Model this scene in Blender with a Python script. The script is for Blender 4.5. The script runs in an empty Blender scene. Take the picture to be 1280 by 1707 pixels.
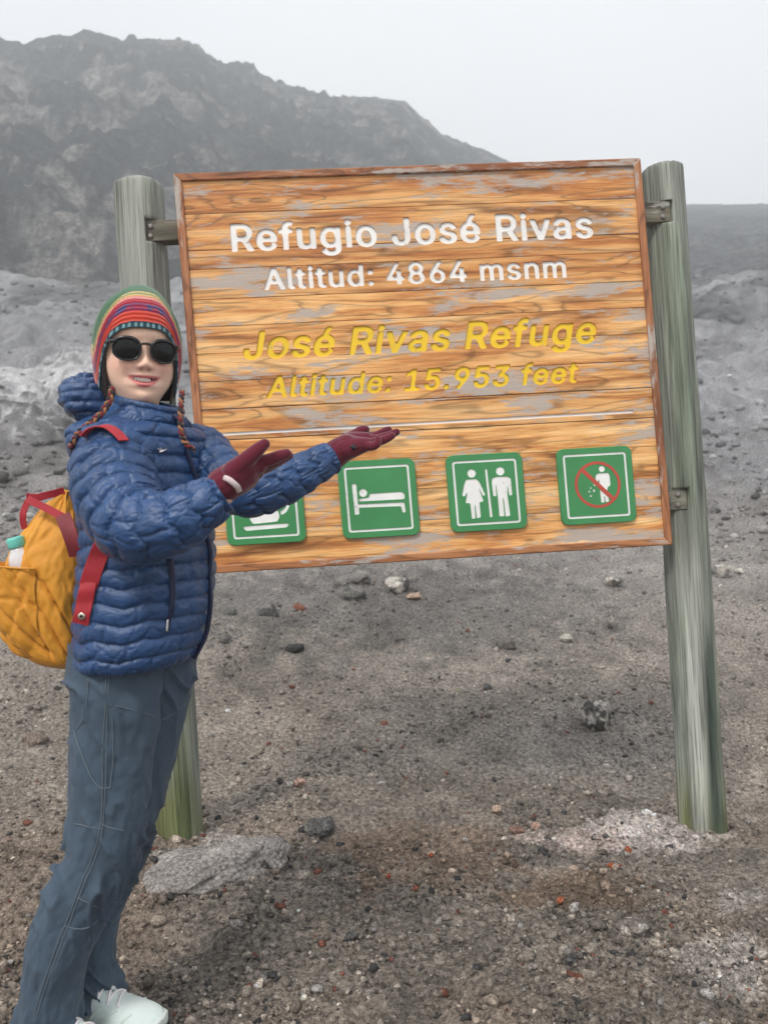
import bpy, bmesh, math, random, os
import numpy as np
from mathutils import Matrix, Vector

random.seed(7)
RNG = np.random.default_rng(11)
scn = bpy.context.scene
COL = scn.collection

# ------------------------------------------------------------------ camera
FPX, IMW, IMH = 1281.0, 1280.0, 1707.0
PITCH, ROLL = math.radians(3.42), math.radians(3.6)
CAM = np.array([0.0, 0.0, 0.95])
FWD = np.array([0, math.cos(PITCH), math.sin(PITCH)])
_u0 = np.array([0, -math.sin(PITCH), math.cos(PITCH)])
_r0 = np.array([1.0, 0, 0])
RGT = _r0 * math.cos(ROLL) - _u0 * math.sin(ROLL)
UPV = _u0 * math.cos(ROLL) + _r0 * math.sin(ROLL)
cam_data = bpy.data.cameras.new('camera')
cam_data.sensor_fit = 'HORIZONTAL'
cam_data.sensor_width = 36.0
cam_data.lens = FPX / IMW * 36.0
cam_data.clip_start = 0.05
cam_data.clip_end = 2000
cam_data.dof.use_dof = True
cam_data.dof.focus_distance = 2.1
cam_data.dof.aperture_fstop = 5.6
cam = bpy.data.objects.new('camera', cam_data)
COL.objects.link(cam)
cam.matrix_world = Matrix(((RGT[0], UPV[0], -FWD[0], CAM[0]), (RGT[1], UPV[1], -FWD[1], CAM[1]),
                           (RGT[2], UPV[2], -FWD[2], CAM[2]), (0, 0, 0, 1)))
scn.camera = cam

# ------------------------------------------------------------------ sky, sun, exposure
SUN_EL, SUN_AZ = math.radians(47), math.radians(203)   # azimuth clockwise from +Y: behind the photographer, to the left
world = bpy.data.worlds.new('World')
scn.world = world
world.use_nodes = True
wn, wl = world.node_tree.nodes, world.node_tree.links
wn.clear()
sky = wn.new('ShaderNodeTexSky'); sky.sky_type = 'NISHITA'; sky.sun_disc = False
sky.sun_elevation = SUN_EL; sky.sun_rotation = SUN_AZ; sky.altitude = 4800; sky.dust_density = 6.0
b1 = wn.new('ShaderNodeBackground'); b1.inputs['Strength'].default_value = 0.05
wl.new(sky.outputs[0], b1.inputs['Color'])
b2 = wn.new('ShaderNodeBackground'); b2.inputs['Strength'].default_value = 0.54
tcw = wn.new('ShaderNodeTexCoord'); nzw = wn.new('ShaderNodeTexNoise')
nzw.inputs['Scale'].default_value = 1.4; nzw.inputs['Detail'].default_value = 3.0
wl.new(tcw.outputs['Generated'], nzw.inputs['Vector'])
rmpw = wn.new('ShaderNodeValToRGB')
rmpw.color_ramp.elements[0].position = 0.3; rmpw.color_ramp.elements[0].color = (0.82, 0.84, 0.88, 1)
rmpw.color_ramp.elements[1].position = 0.75; rmpw.color_ramp.elements[1].color = (0.95, 0.95, 0.96, 1)
wl.new(nzw.outputs[0], rmpw.inputs[0]); wl.new(rmpw.outputs[0], b2.inputs['Color'])
mxw = wn.new('ShaderNodeMixShader'); mxw.inputs[0].default_value = 0.88     # high fog and cloud over the blue
wl.new(b1.outputs[0], mxw.inputs[1]); wl.new(b2.outputs[0], mxw.inputs[2])
wo = wn.new('ShaderNodeOutputWorld'); wl.new(mxw.outputs[0], wo.inputs['Surface'])
sun_d = bpy.data.lights.new('sun', 'SUN'); sun_d.energy = 1.5; sun_d.angle = math.radians(11); sun_d.color = (1.0, 0.95, 0.88)
sun = bpy.data.objects.new('sun', sun_d); COL.objects.link(sun)
_sd = Vector((math.sin(SUN_AZ) * math.cos(SUN_EL), math.cos(SUN_AZ) * math.cos(SUN_EL), math.sin(SUN_EL)))
sun.rotation_euler = _sd.to_track_quat('Z', 'Y').to_euler()
sun.location = (-4, -6, 12)
scn.view_settings.view_transform = 'Standard'
scn.view_settings.look = 'None'
scn.view_settings.exposure = 1.25
scn.view_settings.gamma = 1.0
scn.view_settings.use_curve_mapping = False
scn.cycles.use_denoising = True
scn.cycles.max_bounces = 8
scn.cycles.volume_bounces = 2
scn.cycles.transparent_max_bounces = 8

# ------------------------------------------------------------------ helpers
def P(px, py, d):
    """photo pixel + distance along the view axis -> world point"""
    return CAM + d * (FWD + (px - 640.0) / FPX * RGT - (py - 853.5) / FPX * UPV)

def _h(ix, iy, iz, s):
    h = (ix.astype(np.int64) * 374761393 + iy.astype(np.int64) * 668265263 + iz.astype(np.int64) * 2147483647 + s * 974634777) & 0xffffffff
    h = ((h ^ (h >> 13)) * 1274126177) & 0xffffffff
    h = h ^ (h >> 16)
    return (h & 0xffff) / 65535.0

def vnoise(x, y, z=0.0, s=0):
    x, y, z = np.broadcast_arrays(np.asarray(x, float), np.asarray(y, float), np.asarray(z, float))
    ix, iy, iz = np.floor(x), np.floor(y), np.floor(z)
    fx, fy, fz = x - ix, y - iy, z - iz
    fx, fy, fz = [t * t * t * (t * (t * 6 - 15) + 10) for t in (fx, fy, fz)]
    ix, iy, iz = ix.astype(np.int64), iy.astype(np.int64), iz.astype(np.int64)
    r = 0
    for a in (0, 1):
        for b in (0, 1):
            for c in (0, 1):
                w = (fx if a else 1 - fx) * (fy if b else 1 - fy) * (fz if c else 1 - fz)
                r = r + w * _h(ix + a, iy + b, iz + c, s)
    return r * 2 - 1

def fbm(x, y, z=0.0, o=4, s=0, g=0.5):
    r, a, f = 0, 1.0, 1.0
    for i in range(o):
        r = r + a * vnoise(np.asarray(x) * f + 17.3 * i, np.asarray(y) * f - 9.1 * i, np.asarray(z) * f, s + i)
        a *= g; f *= 2.03
    return r

def sstep(a, b, x):
    t = np.clip((np.asarray(x, float) - a) / (b - a), 0, 1)
    return t * t * (3 - 2 * t)

def raw_mesh(name, v, f):
    """f: (n,3)/(n,4) int array or list of faces"""
    me = bpy.data.meshes.new(name)
    v = np.asarray(v, float)
    if isinstance(f, np.ndarray):
        k = f.shape[1]
        me.vertices.add(len(v)); me.vertices.foreach_set('co', v.ravel())
        me.loops.add(f.size); me.loops.foreach_set('vertex_index', f.ravel().astype(np.int32))
        me.polygons.add(len(f)); me.polygons.foreach_set('loop_start', np.arange(0, f.size, k, dtype=np.int32))
        me.update(calc_edges=True)
        me.validate()
    else:
        me.from_pydata([tuple(a) for a in v], [], [tuple(int(i) for i in q) for q in f])
        me.update()
    return me

def smooth(me, on=True):
    me.polygons.foreach_set('use_smooth', np.full(len(me.polygons), on)); me.update()

def add_color(me, cols, name='tint'):
    a = me.color_attributes.new(name, 'FLOAT_COLOR', 'POINT')
    c = np.ones((len(me.vertices), 4)); c[:, :3] = cols
    a.data.foreach_set('color', c.ravel())

def link(name, me, mat=None, parent=None, loc=None):
    o = bpy.data.objects.new(name, me); COL.objects.link(o)
    if me is not None and mat is not None:
        for m in (mat if isinstance(mat, (list, tuple)) else [mat]): me.materials.append(m)
    if parent is not None: o.parent = parent
    if loc is not None: o.location = loc
    return o

def root_of(o):
    while o.parent: o = o.parent
    return o

def part(name, v, f, mat, parent, sm=True, label=None):
    """mesh given in world coordinates, child of a thing whose root is translated only"""
    v = np.asarray(v, float) - np.array(root_of(parent).location)
    me = raw_mesh(name, v, f); smooth(me, sm)
    o = link(name, me, mat, parent)
    if label: o['label'] = label
    return o

def thing(name, loc, label, cat, group=None):
    o = link(name, None, loc=tuple(loc)); o.empty_display_size = 0.1
    return tag(o, label, cat, group)

def tag(o, label, cat, group=None):
    o['label'] = label; o['category'] = cat
    if group: o['group'] = group
    return o

def gridf(m, n, wrap=True, off=0):
    i = np.arange(m - 1)[:, None]; j = np.arange(n if wrap else n - 1)[None, :]
    a = i * n + j; b = i * n + (j + 1) % n
    return (np.stack([a, b, b + n, a + n], -1).reshape(-1, 4) + off)

def gnormals(G, wrap=True):
    du = (np.roll(G, -1, 1) - np.roll(G, 1, 1)) if wrap else np.gradient(G, axis=1)
    dv = np.gradient(G, axis=0)
    n = np.cross(du, dv)
    return n / (np.linalg.norm(n, axis=-1, keepdims=True) + 1e-12)

def crom(pts, k):
    """Catmull-Rom through rows of pts, k samples per span"""
    p = np.asarray(pts, float); p = np.vstack([2 * p[0] - p[1], p, 2 * p[-1] - p[-2]])
    out = []
    for i in range(1, len(p) - 2):
        for t in np.arange(k) / k:
            a, b, c, d = p[i - 1], p[i], p[i + 1], p[i + 2]
            out.append(.5 * (2 * b + (c - a) * t + (2 * a - 5 * b + 4 * c - d) * t * t + (3 * b - a - 3 * c + d) * t ** 3))
    out.append(p[-2])
    return np.array(out)

def frames(C, ref=None):
    T = np.gradient(C, axis=0); T /= np.linalg.norm(T, axis=1, keepdims=True) + 1e-12
    x = np.array(ref if ref is not None else ((0, 0, 1.0) if abs(T[0][2]) < .9 else (1.0, 0, 0)), float)
    X = []
    for t in T:
        x = x - t * (x @ t); x /= np.linalg.norm(x) + 1e-12; X.append(x)
    X = np.array(X)
    return X, np.cross(T, X), T

def tube_grid(C, r, n=16, ref=None, ry=None):
    C = np.asarray(C, float); r = np.broadcast_to(np.asarray(r, float), (len(C),))
    ry = r if ry is None else np.broadcast_to(np.asarray(ry, float), (len(C),))
    X, Y, T = frames(C, ref)
    a = np.arange(n) / n * 2 * math.pi
    return C[:, None] + (r[:, None] * np.cos(a))[..., None] * X[:, None] + (ry[:, None] * np.sin(a))[..., None] * Y[:, None]

def capped(G):
    """closed grid -> verts, tri/quad faces with fan caps"""
    m, n = G.shape[:2]
    v = np.vstack([G.reshape(-1, 3), G[0].mean(0)[None], G[-1].mean(0)[None]])
    f = [tuple(q) for q in gridf(m, n)]
    c0, c1 = m * n, m * n + 1
    for j in range(n):
        f.append((c0, (j + 1) % n, j)); f.append((c1, (m - 1) * n + j, (m - 1) * n + (j + 1) % n))
    return v, f

def round_tube(pts, radii, n=12, k=4, ref=None):
    """tube with rounded ends through pts"""
    A = crom(np.column_stack([np.asarray(pts, float), np.asarray(radii, float)]), k)
    C, r = A[:, :3], A[:, 3]
    t0 = C[0] - C[1]; t0 /= np.linalg.norm(t0); t1 = C[-1] - C[-2]; t1 /= np.linalg.norm(t1)
    pre = [(C[0] + t0 * r[0] * s, r[0] * math.sqrt(max(1 - s * s, .0))) for s in (.98, .85, .6, .3)]
    post = [(C[-1] + t1 * r[-1] * s, r[-1] * math.sqrt(max(1 - s * s, .0))) for s in (.3, .6, .85, .98)]
    C = np.vstack([[p[0] for p in pre], C, [p[0] for p in post]])
    r = np.concatenate([[p[1] for p in pre], r, [p[1] for p in post]])
    return capped(tube_grid(C, r, n, ref))

def join(parts):
    V, F, o = [], [], 0
    for v, f in parts:
        V.append(np.asarray(v)); F += [tuple(int(i) + o for i in q) for q in f]; o += len(v)
    return np.vstack(V), F

def evaluated(me, mods):
    o = bpy.data.objects.new('tmp', me); COL.objects.link(o)
    for kind, kw in mods:
        m = o.modifiers.new('m', kind)
        for k_, val in kw.items(): setattr(m, k_, val)
    dg = bpy.context.evaluated_depsgraph_get(); dg.update()
    out = bpy.data.meshes.new_from_object(o.evaluated_get(dg))
    bpy.data.objects.remove(o)
    return out

def fuse(v, f, voxel, it=3, fac=.5):
    me = raw_mesh('tmp', v, f)
    return evaluated(me, [('REMESH', dict(mode='VOXEL', voxel_size=voxel)), ('SMOOTH', dict(factor=fac, iterations=it))])

def box(x0, x1, y0, y1, z0, z1, b=0.0):
    if b <= 0:
        v = [(x, y, z) for x in (x0, x1) for y in (y0, y1) for z in (z0, z1)]
        return np.array(v), [(0, 1, 3, 2), (4, 6, 7, 5), (0, 4, 5, 1), (2, 3, 7, 6), (0, 2, 6, 4), (1, 5, 7, 3)]
    bm = bmesh.new(); bmesh.ops.create_cube(bm, size=1)
    for q in bm.verts:
        q.co = Vector(((x0 + x1) / 2 + q.co.x * (x1 - x0), (y0 + y1) / 2 + q.co.y * (y1 - y0), (z0 + z1) / 2 + q.co.z * (z1 - z0)))
    bmesh.ops.bevel(bm, geom=bm.edges[:], offset=b, segments=2, affect='EDGES', profile=.5)
    bm.verts.index_update()
    v = np.array([q.co[:] for q in bm.verts]); f = [[q.index for q in p.verts] for p in bm.faces]; bm.free()
    return v, f

def ribbon(pts, width, thick, side, k=6):
    """strap: rectangular section swept along pts; side = direction of its width"""
    C = crom(pts, k); S = np.broadcast_to(np.asarray(side, float), C.shape).copy()
    T = np.gradient(C, axis=0); T /= np.linalg.norm(T, axis=1, keepdims=True)
    S -= T * (S * T).sum(1, keepdims=True); S /= np.linalg.norm(S, axis=1, keepdims=True)
    N = np.cross(T, S); w, t = width / 2, thick / 2
    ring = [(-w, -t * .6), (-w * .94, -t), (w * .94, -t), (w, -t * .6), (w, t * .6), (w * .94, t), (-w * .94, t), (-w, t * .6)]
    G = np.stack([C + a * S + b * N for a, b in ring], 1)
    return capped(G)

# ------------------------------------------------------------------ material helpers
def new_mat(name):
    m = bpy.data.materials.new(name); m.use_nodes = True
    nt = m.node_tree; nt.nodes.clear()
    o = nt.nodes.new('ShaderNodeOutputMaterial'); b = nt.nodes.new('ShaderNodeBsdfPrincipled')
    nt.links.new(b.outputs[0], o.inputs['Surface'])
    return m, nt, b

def nd(nt, kind, **kw):
    n = nt.nodes.new(kind)
    for k_, v in kw.items():
        if hasattr(n, k_) and not k_[0].isupper(): setattr(n, k_, v)
        else: n.inputs[k_.replace('_', ' ')].default_value = v
    return n

def mapping(nt, scale, src='Object', loc=(0, 0, 0), rot=(0, 0, 0)):
    t = nt.nodes.new('ShaderNodeTexCoord'); mp = nt.nodes.new('ShaderNodeMapping')
    mp.inputs['Scale'].default_value = scale; mp.inputs['Location'].default_value = loc; mp.inputs['Rotation'].default_value = rot
    nt.links.new(t.outputs[src], mp.inputs['Vector']); return mp

def noise(nt, vec, scale, detail=4, rough=.55, dist=0.0):
    n = nt.nodes.new('ShaderNodeTexNoise')
    n.inputs['Scale'].default_value = scale; n.inputs['Detail'].default_value = detail
    n.inputs['Roughness'].default_value = rough; n.inputs['Distortion'].default_value = dist
    if vec is not None: nt.links.new(vec.outputs[0], n.inputs['Vector'])
    return n

def ramp(nt, src, stops, interp='LINEAR'):
    r = nt.nodes.new('ShaderNodeValToRGB'); cr = r.color_ramp; cr.interpolation = interp
    while len(cr.elements) < len(stops): cr.elements.new(.5)
    for e, (p, c) in zip(cr.elements, stops):
        e.position = p
        e.color = (c, c, c, 1) if isinstance(c, (int, float)) else tuple(c) + (1,)
    nt.links.new(src, r.inputs[0]); return r

def mix(nt, fac, a, b, mode='MIX'):
    m = nt.nodes.new('ShaderNodeMix'); m.data_type = 'RGBA'; m.blend_type = mode
    for s, i in ((fac, 0), (a, 6), (b, 7)):
        if hasattr(s, 'is_output') or isinstance(s, bpy.types.NodeSocket): nt.links.new(s, m.inputs[i])
        else: m.inputs[i].default_value = s if i == 0 else tuple(s) + (1,)
    return m.outputs[2]

def bump(nt, b, h, strength=.5, dist=.01):
    n = nt.nodes.new('ShaderNodeBump'); n.inputs['Strength'].default_value = strength; n.inputs['Distance'].default_value = dist
    nt.links.new(h, n.inputs['Height']); nt.links.new(n.outputs[0], b.inputs['Normal']); return n

def math_n(nt, op, a, b=None):
    m = nt.nodes.new('ShaderNodeMath'); m.operation = op
    for i, s in enumerate((a, b)):
        if s is None: continue
        if isinstance(s, bpy.types.NodeSocket): nt.links.new(s, m.inputs[i])
        else: m.inputs[i].default_value = s
    return m.outputs[0]

def simple_mat(name, c, rough=.6, var=.12, scale=40, bumps=.0, bscale=200, metallic=0, spec=.5, sheen=0):
    m, nt, b = new_mat(name)
    mp = mapping(nt, (1, 1, 1))
    n = noise(nt, mp, scale, 4)
    r = ramp(nt, n.outputs[0], [(.3, tuple(x * (1 - var) for x in c)), (.7, tuple(min(1, x * (1 + var)) for x in c))])
    nt.links.new(r.outputs[0], b.inputs['Base Color'])
    b.inputs['Roughness'].default_value = rough; b.inputs['Metallic'].default_value = metallic
    b.inputs['Specular IOR Level'].default_value = spec
    if sheen: b.inputs['Sheen Weight'].default_value = sheen
    if bumps:
        n2 = noise(nt, mp, bscale, 3); bump(nt, b, n2.outputs[0], bumps, .004)
    return m

# ------------------------------------------------------------------ sign pose (fitted to its four corners)
SC = np.array([0.18908, 2.72, 1.64072]); SYAW, SLEAN, SINP, SW, SH, SKEW = 0.0573, 0.0586, 0.0003, 1.68683, 1.4188, -0.02433
def _rm(yaw, lean, inp):
    cy, sy = math.cos(yaw), math.sin(yaw); c, s = math.cos(lean), math.sin(lean); ci, si = math.cos(inp), math.sin(inp)
    return np.array([[cy, -sy, 0], [sy, cy, 0], [0, 0, 1]]) @ np.array([[1, 0, 0], [0, c, -s], [0, s, c]]) @ np.array([[ci, 0, si], [0, 1, 0], [-si, 0, ci]])
SM = _rm(SYAW, SLEAN, SINP)
def sign_local(px, py, y=0.0, shear=True):
    """photo pixel -> sign coordinates on the plane y behind the board's front"""
    d = FWD + (px - 640) / FPX * RGT - (py - 853.5) / FPX * UPV
    n = SM[:, 1]; o = SC + SM[:, 1] * y
    q = SM.T @ (CAM + ((o - CAM) @ n) / (d @ n) * d - SC)
    return np.array([q[0] - (SKEW * q[2] if shear else 0), y, q[2]])
def sign_world(q): return SC + SM @ np.asarray(q, float)

# ------------------------------------------------------------------ ground shape
_sy = np.linspace(0, 160, 3201)
_sl = 0.30 * sstep(3.05, 4.3, _sy) + 0.165 * sstep(4.3, 9, _sy)
_sl = _sl * (1 - sstep(28, 31, _sy)) - 0.35 * sstep(30, 33, _sy) * (1 - sstep(36, 40, _sy))
_sz = np.concatenate([[0], np.cumsum((_sl[1:] + _sl[:-1]) / 2 * np.diff(_sy))])

def ground_base(x, y):
    x = np.asarray(x, float); y = np.asarray(y, float)
    xc = np.clip(x, -3.0, 3.5)
    zf = -0.085 - 0.03 * (xc + .7)
    zp = -0.015 - 0.075 * (xc + .82)
    edge = 2.22 + 0.06 * np.sin(x * 5.0) + .20 * sstep(-.45, -.05, x)
    w = 0.05 + .5 * sstep(-.35, .1, x)
    z = zf + (zp - zf) * sstep(edge - w * .4, edge + w, y)
    return z + np.interp(y, _sy, _sz) * (1 - np.where(x < 0, .007, .001) * np.clip(x, -40, 40) * sstep(5, 25, y))

POST_FEET = [tuple(sign_world(sign_local(*q, .112, False))[:2]) for q in ((297, 1392), (1172, 1384))]
def ground_z(x, y):
    x = np.asarray(x, float); y = np.asarray(y, float)
    r = np.hypot(x, y)
    fade = 1 - .6 * sstep(20, 60, r)
    d = fbm(x * 1.7, y * 1.7, 0, 3, 3) * .022
    c = 1 - np.abs(fbm(x * 7, y * 9, 0, 3, 5))
    d = d + (c - .6) * .020 * (0.35 + .65 * sstep(-.2, .5, fbm(x * 1.1, y * 1.1, 0, 2, 9)))
    d = d + fbm(x * 24, y * 24, 0, 3, 21) * .0085 + np.maximum(0, fbm(x * 55, y * 55, 0, 2, 31) - .05) * .013
    far = sstep(4.0, 12, y)
    d = d + far * (fbm(x * .35, y * .35, 0, 4, 41) * .30 + np.abs(fbm(x * 1.3, y * 1.3, 0, 3, 47)) * .22)
    # the low mound behind the left of the board
    d = d + .16 * np.exp(-(((x + 1.7) / 1.0) ** 2 + ((y - 5.2) / .7) ** 2))
    d = d + .55 * sstep(-2, -6, x) * sstep(5.5, 8, y) * (1 - sstep(10, 16, y))
    for cx_, cy_ in POST_FEET: d = d + .012 * np.exp(-(np.maximum(np.hypot(x - cx_, y - cy_) - .09, 0) / .05) ** 2)
    d = d - .05 * np.exp(-(((x + .62) / .13) ** 2 + ((y - 2.27) / .07) ** 2))
    return ground_base(x, y) + d * fade

def ground_hit(px, py):
    d = FWD + (px - 640) / FPX * RGT - (py - 853.5) / FPX * UPV
    t = np.concatenate([np.arange(1.2, 8, .004), np.arange(8, 60, .05)])
    q = CAM + t[:, None] * d
    below = q[:, 2] < ground_z(q[:, 0], q[:, 1])
    i = int(np.argmax(below))
    return q[i], t[i]

# ------------------------------------------------------------------ ground sheet
sc_ = np.linspace(-1, 1, 391); so = [1.0]; st_ = sc_[1] - sc_[0]
while so[-1] < 9: st_ *= 1.13; so.append(so[-1] + st_)
ss = np.concatenate([-np.array(so[:0:-1]), sc_, so[1:]])
ys = [-70, -40, -22, -12, -6, -3, -1.5, -.5, .2, .6, .9, 1.1]
ys += list(np.arange(1.2, 3.5, .0105)); yy = ys[-1]
while yy < 33: yy += .0066 * yy; ys.append(yy)
while yy < 150: yy += .05 * yy; ys.append(yy)
ys = np.array(ys)
wy = .9 + .60 * np.clip(ys, 1.2, 60)
GX = ss[None, :] * wy[:, None]; GY = np.repeat(ys[:, None], len(ss), 1)
GZ = ground_z(GX, GY)
gme = raw_mesh('ground', np.stack([GX, GY, GZ], -1).reshape(-1, 3), gridf(len(ys), len(ss), False)); smooth(gme)

def blob(px, py, rx, ry, rot=0):
    """soft mask round the ground point under a pixel (radii in metres)"""
    q, _ = ground_hit(px, py); c, s = math.cos(rot), math.sin(rot)
    def m(x, y):
        dx, dy = x - q[0], y - q[1]
        u, v = (dx * c + dy * s) / rx, (-dx * s + dy * c) / ry
        r = np.sqrt(u * u + v * v) + .42 * fbm(x * 9, y * 9, 0, 3, 77) + .18 * fbm(x * 40, y * 40, 0, 2, 78)
        return 1 - sstep(.55, 1.15, r)
    return m
def ground_tint(x, y):
    n1 = fbm(x * 1.3, y * 1.3, 0, 3, 101); n2 = fbm(x * 6, y * 6, 0, 3, 103)
    base = np.array([.275, .248, .228])[None] * (1 + .16 * n1 + .20 * n2)[:, None]
    brown = np.array([.255, .203, .170])
    w = .7 * sstep(-.2, 1.1, n1 + .5 + .35 * n2) * (1 - sstep(2.6, 3.4, y))
    base = base * (1 - w[:, None]) + brown * w[:, None] * (1 + .2 * n2)[:, None]
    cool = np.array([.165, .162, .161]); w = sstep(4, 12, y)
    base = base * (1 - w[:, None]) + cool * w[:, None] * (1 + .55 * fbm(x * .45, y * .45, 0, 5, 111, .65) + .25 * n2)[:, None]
    for mk, col in TINTS:
        w = mk(x, y)[:, None]; base = base * (1 - w) + np.array(col) * w * (1 + .25 * n2)[:, None]
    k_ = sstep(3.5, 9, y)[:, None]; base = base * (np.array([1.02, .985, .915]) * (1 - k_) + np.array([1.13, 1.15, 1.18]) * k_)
    return np.clip(base, .02, .8)
TINTS = [(blob(700, 1420, .42, .30, 0), (.265, .210, .175)), (blob(960, 1490, .25, .16, 0), (.25, .195, .16)), (blob(1000, 1250, .5, .5, 0), (.275, .252, .240)),
         (blob(50, 625, 2.2, 4.2, .2), (.40, .385, .38)), (blob(40, 545, 4.0, 4.0, .2), (.20, .196, .196)),
         (blob(1240, 640, 3.0, 2.0, 0), (.24, .235, .24)), (blob(1220, 760, 1.2, 1.2, 0), (.21, .205, .205)), (blob(620, 1010, 1.8, 1.0, 0), (.175, .163, .155)),
         (blob(1068, 1382, .23, .24, .2), (.66, .60, .60)), (blob(950, 1404, .20, .13, .15), (.52, .44, .43)),
         (blob(1215, 1600, .15, .14, .3), (.42, .39, .38)), (blob(1245, 1500, .10, .07, 0), (.38, .35, .345)), (blob(350, 1420, .22, .16, .4), (.36, .335, .325))]
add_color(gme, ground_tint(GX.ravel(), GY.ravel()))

def soil_mat(name, fine=1.0, rough=.95):
    m, nt, b = new_mat(name)
    at = nt.nodes.new('ShaderNodeVertexColor'); at.layer_name = 'tint'
    mp = mapping(nt, (1, 1, 1))
    n1 = noise(nt, mp, 60 * fine, 6, .7); n2 = noise(nt, mp, 260 * fine, 4, .7)
    r1 = ramp(nt, n1.outputs[0], [(.32, .22), (.5, .92), (.69, 1.85)])
    r2 = ramp(nt, n2.outputs[0], [(.28, .45), (.52, 1.0), (.75, 1.75)])
    c = mix(nt, 1.0, at.outputs[0], r1.outputs[0], 'MULTIPLY'); c = mix(nt, 1.0, c, r2.outputs[0], 'MULTIPLY')
    nt.links.new(c, b.inputs['Base Color'])
    b.inputs['Roughness'].default_value = rough; b.inputs['Specular IOR Level'].default_value = .10
    h = math_n(nt, 'ADD', n1.outputs[0], math_n(nt, 'MULTIPLY', n2.outputs[0], .5))
    bump(nt, b, h, 1.0, .014 / fine)
    return m
soil = soil_mat('volcanic_soil')
ground = link('ground', gme, soil); ground['kind'] = 'structure'

# ------------------------------------------------------------------ rocky hill behind, fading into the fog
crest_px = [(-1400, 420), (-800, 160), (-300, 40), (-80, 70), (0, 64), (40, 68), (70, 60), (110, 57), (150, 50), (180, 56), (210, 66), (250, 62), (325, 68), (345, 86), (362, 104),
            (420, 104), (438, 118), (460, 132), (530, 152), (600, 158), (675, 164), (695, 184), (715, 200), (740, 224), (800, 244), (850, 265), (960, 300),
            (1080, 330), (1140, 337), (1280, 337), (1700, 345), (2600, 480)]
cd = np.array([P(a, b, 1.0) - CAM for a, b in crest_px]); caz = np.arctan2(cd[:, 0], cd[:, 1]); cel = cd[:, 2] / np.hypot(cd[:, 0], cd[:, 1])
cdist = np.interp([a for a, b in crest_px], [-1400, 0, 400, 850, 1280, 2600], [60, 70, 78, 100, 125, 125])
na, nt_ = 520, 200
az = np.linspace(caz[0], caz[-1], na); el = np.interp(az, caz, cel); dist = np.interp(az, caz, cdist)
tt = np.concatenate([np.linspace(0, 1, nt_ - 40), np.linspace(1, 1.5, 41)[1:]])
D0 = 31.0
R_ = D0 + (dist[None, :] - D0) * tt[:, None]
Xh = R_ * np.sin(az)[None]; Yh = R_ * np.cos(az)[None]
zb = ground_base(D0 * np.sin(az), np.full(na, D0)) - 2.5
zc = CAM[2] + el * dist
T_ = np.clip(tt, 0, 1)[:, None]
Zh = zb[None] + (zc - zb)[None] * (T_ ** .92) - 30 * np.clip(tt[:, None] - 1, 0, 1)
rg = 1 - np.abs(fbm(Xh * .13, Yh * .13, Zh * .13, 4, 201)); rg2 = 1 - np.abs(fbm(Xh * .45, Yh * .45, Zh * .45, 3, 211))
lump = np.maximum(0, fbm(Xh * .9, Yh * .9, Zh * .9, 3, 221))
env = np.clip(np.minimum(T_ * 6, np.abs(1.0 - tt[:, None]) * 7 + .10), 0, 1)
rocky = np.interp(az, [caz[0], math.radians(-2), math.radians(14), caz[-1]], [1, 1, .22, .18])[None]
Zh = Zh + env * rocky * ((rg - .7) * 3.0 + (rg2 - .7) * 1.3) + rocky * np.clip(T_ * 5, 0, 1) * (lump * .60 + .16 * fbm(Xh * 2.2, Yh * 2.2, Zh * 2.2, 2, 231)) - 0.25
hv = np.stack([Xh, Yh, Zh], -1).reshape(-1, 3)
hme = raw_mesh('hill', hv, gridf(len(tt), na, False)); smooth(hme)
nn = fbm(hv[:, 0] * .22, hv[:, 1] * .22, hv[:, 2] * .22, 4, 241); n3 = fbm(hv[:, 0] * 1.1, hv[:, 1] * 1.1, hv[:, 2] * 1.1, 3, 251)
hc = np.array([.040, .044, .046])[None] * (1 + .35 * n3)[:, None]
w = (sstep(.15, .75, nn + .35 * n3) * .8)[:, None]; hc = hc * (1 - w) + np.array([.185, .175, .165]) * w
w = sstep(.45, .8, fbm(hv[:, 0] * .7, hv[:, 1] * .7, hv[:, 2] * .7, 3, 261))[:, None] * .7; hc = hc * (1 - w) + np.array([.27, .25, .235]) * w
k_ = .8 * sstep(math.radians(6), math.radians(20), np.arctan2(hv[:, 0], hv[:, 1]))[:, None]       # right-hand flank paler and evener: extra haze put into its colour
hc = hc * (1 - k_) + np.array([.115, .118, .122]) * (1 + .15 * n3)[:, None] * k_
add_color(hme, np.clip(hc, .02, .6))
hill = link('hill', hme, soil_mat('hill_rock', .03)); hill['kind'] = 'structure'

# ------------------------------------------------------------------ haze
hzv, hzf = box(-240, 240, -74, 215, -2.4, 62)
hz = link('haze', raw_mesh('haze', hzv, hzf)); hz['kind'] = 'stuff'; hz['label'] = 'thin grey mountain fog filling the air over the slope'
hm = bpy.data.materials.new('fog'); hm.use_nodes = True; hm.node_tree.nodes.clear()
ho = hm.node_tree.nodes.new('ShaderNodeOutputMaterial'); hp = hm.node_tree.nodes.new('ShaderNodeVolumePrincipled')
hp.inputs['Color'].default_value = (.94, .975, 1, 1); hp.inputs['Density'].default_value = 0.0070; hp.inputs['Anisotropy'].default_value = 0.35
hm.node_tree.links.new(hp.outputs[0], ho.inputs['Volume']); hz.data.materials.append(hm)

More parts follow.
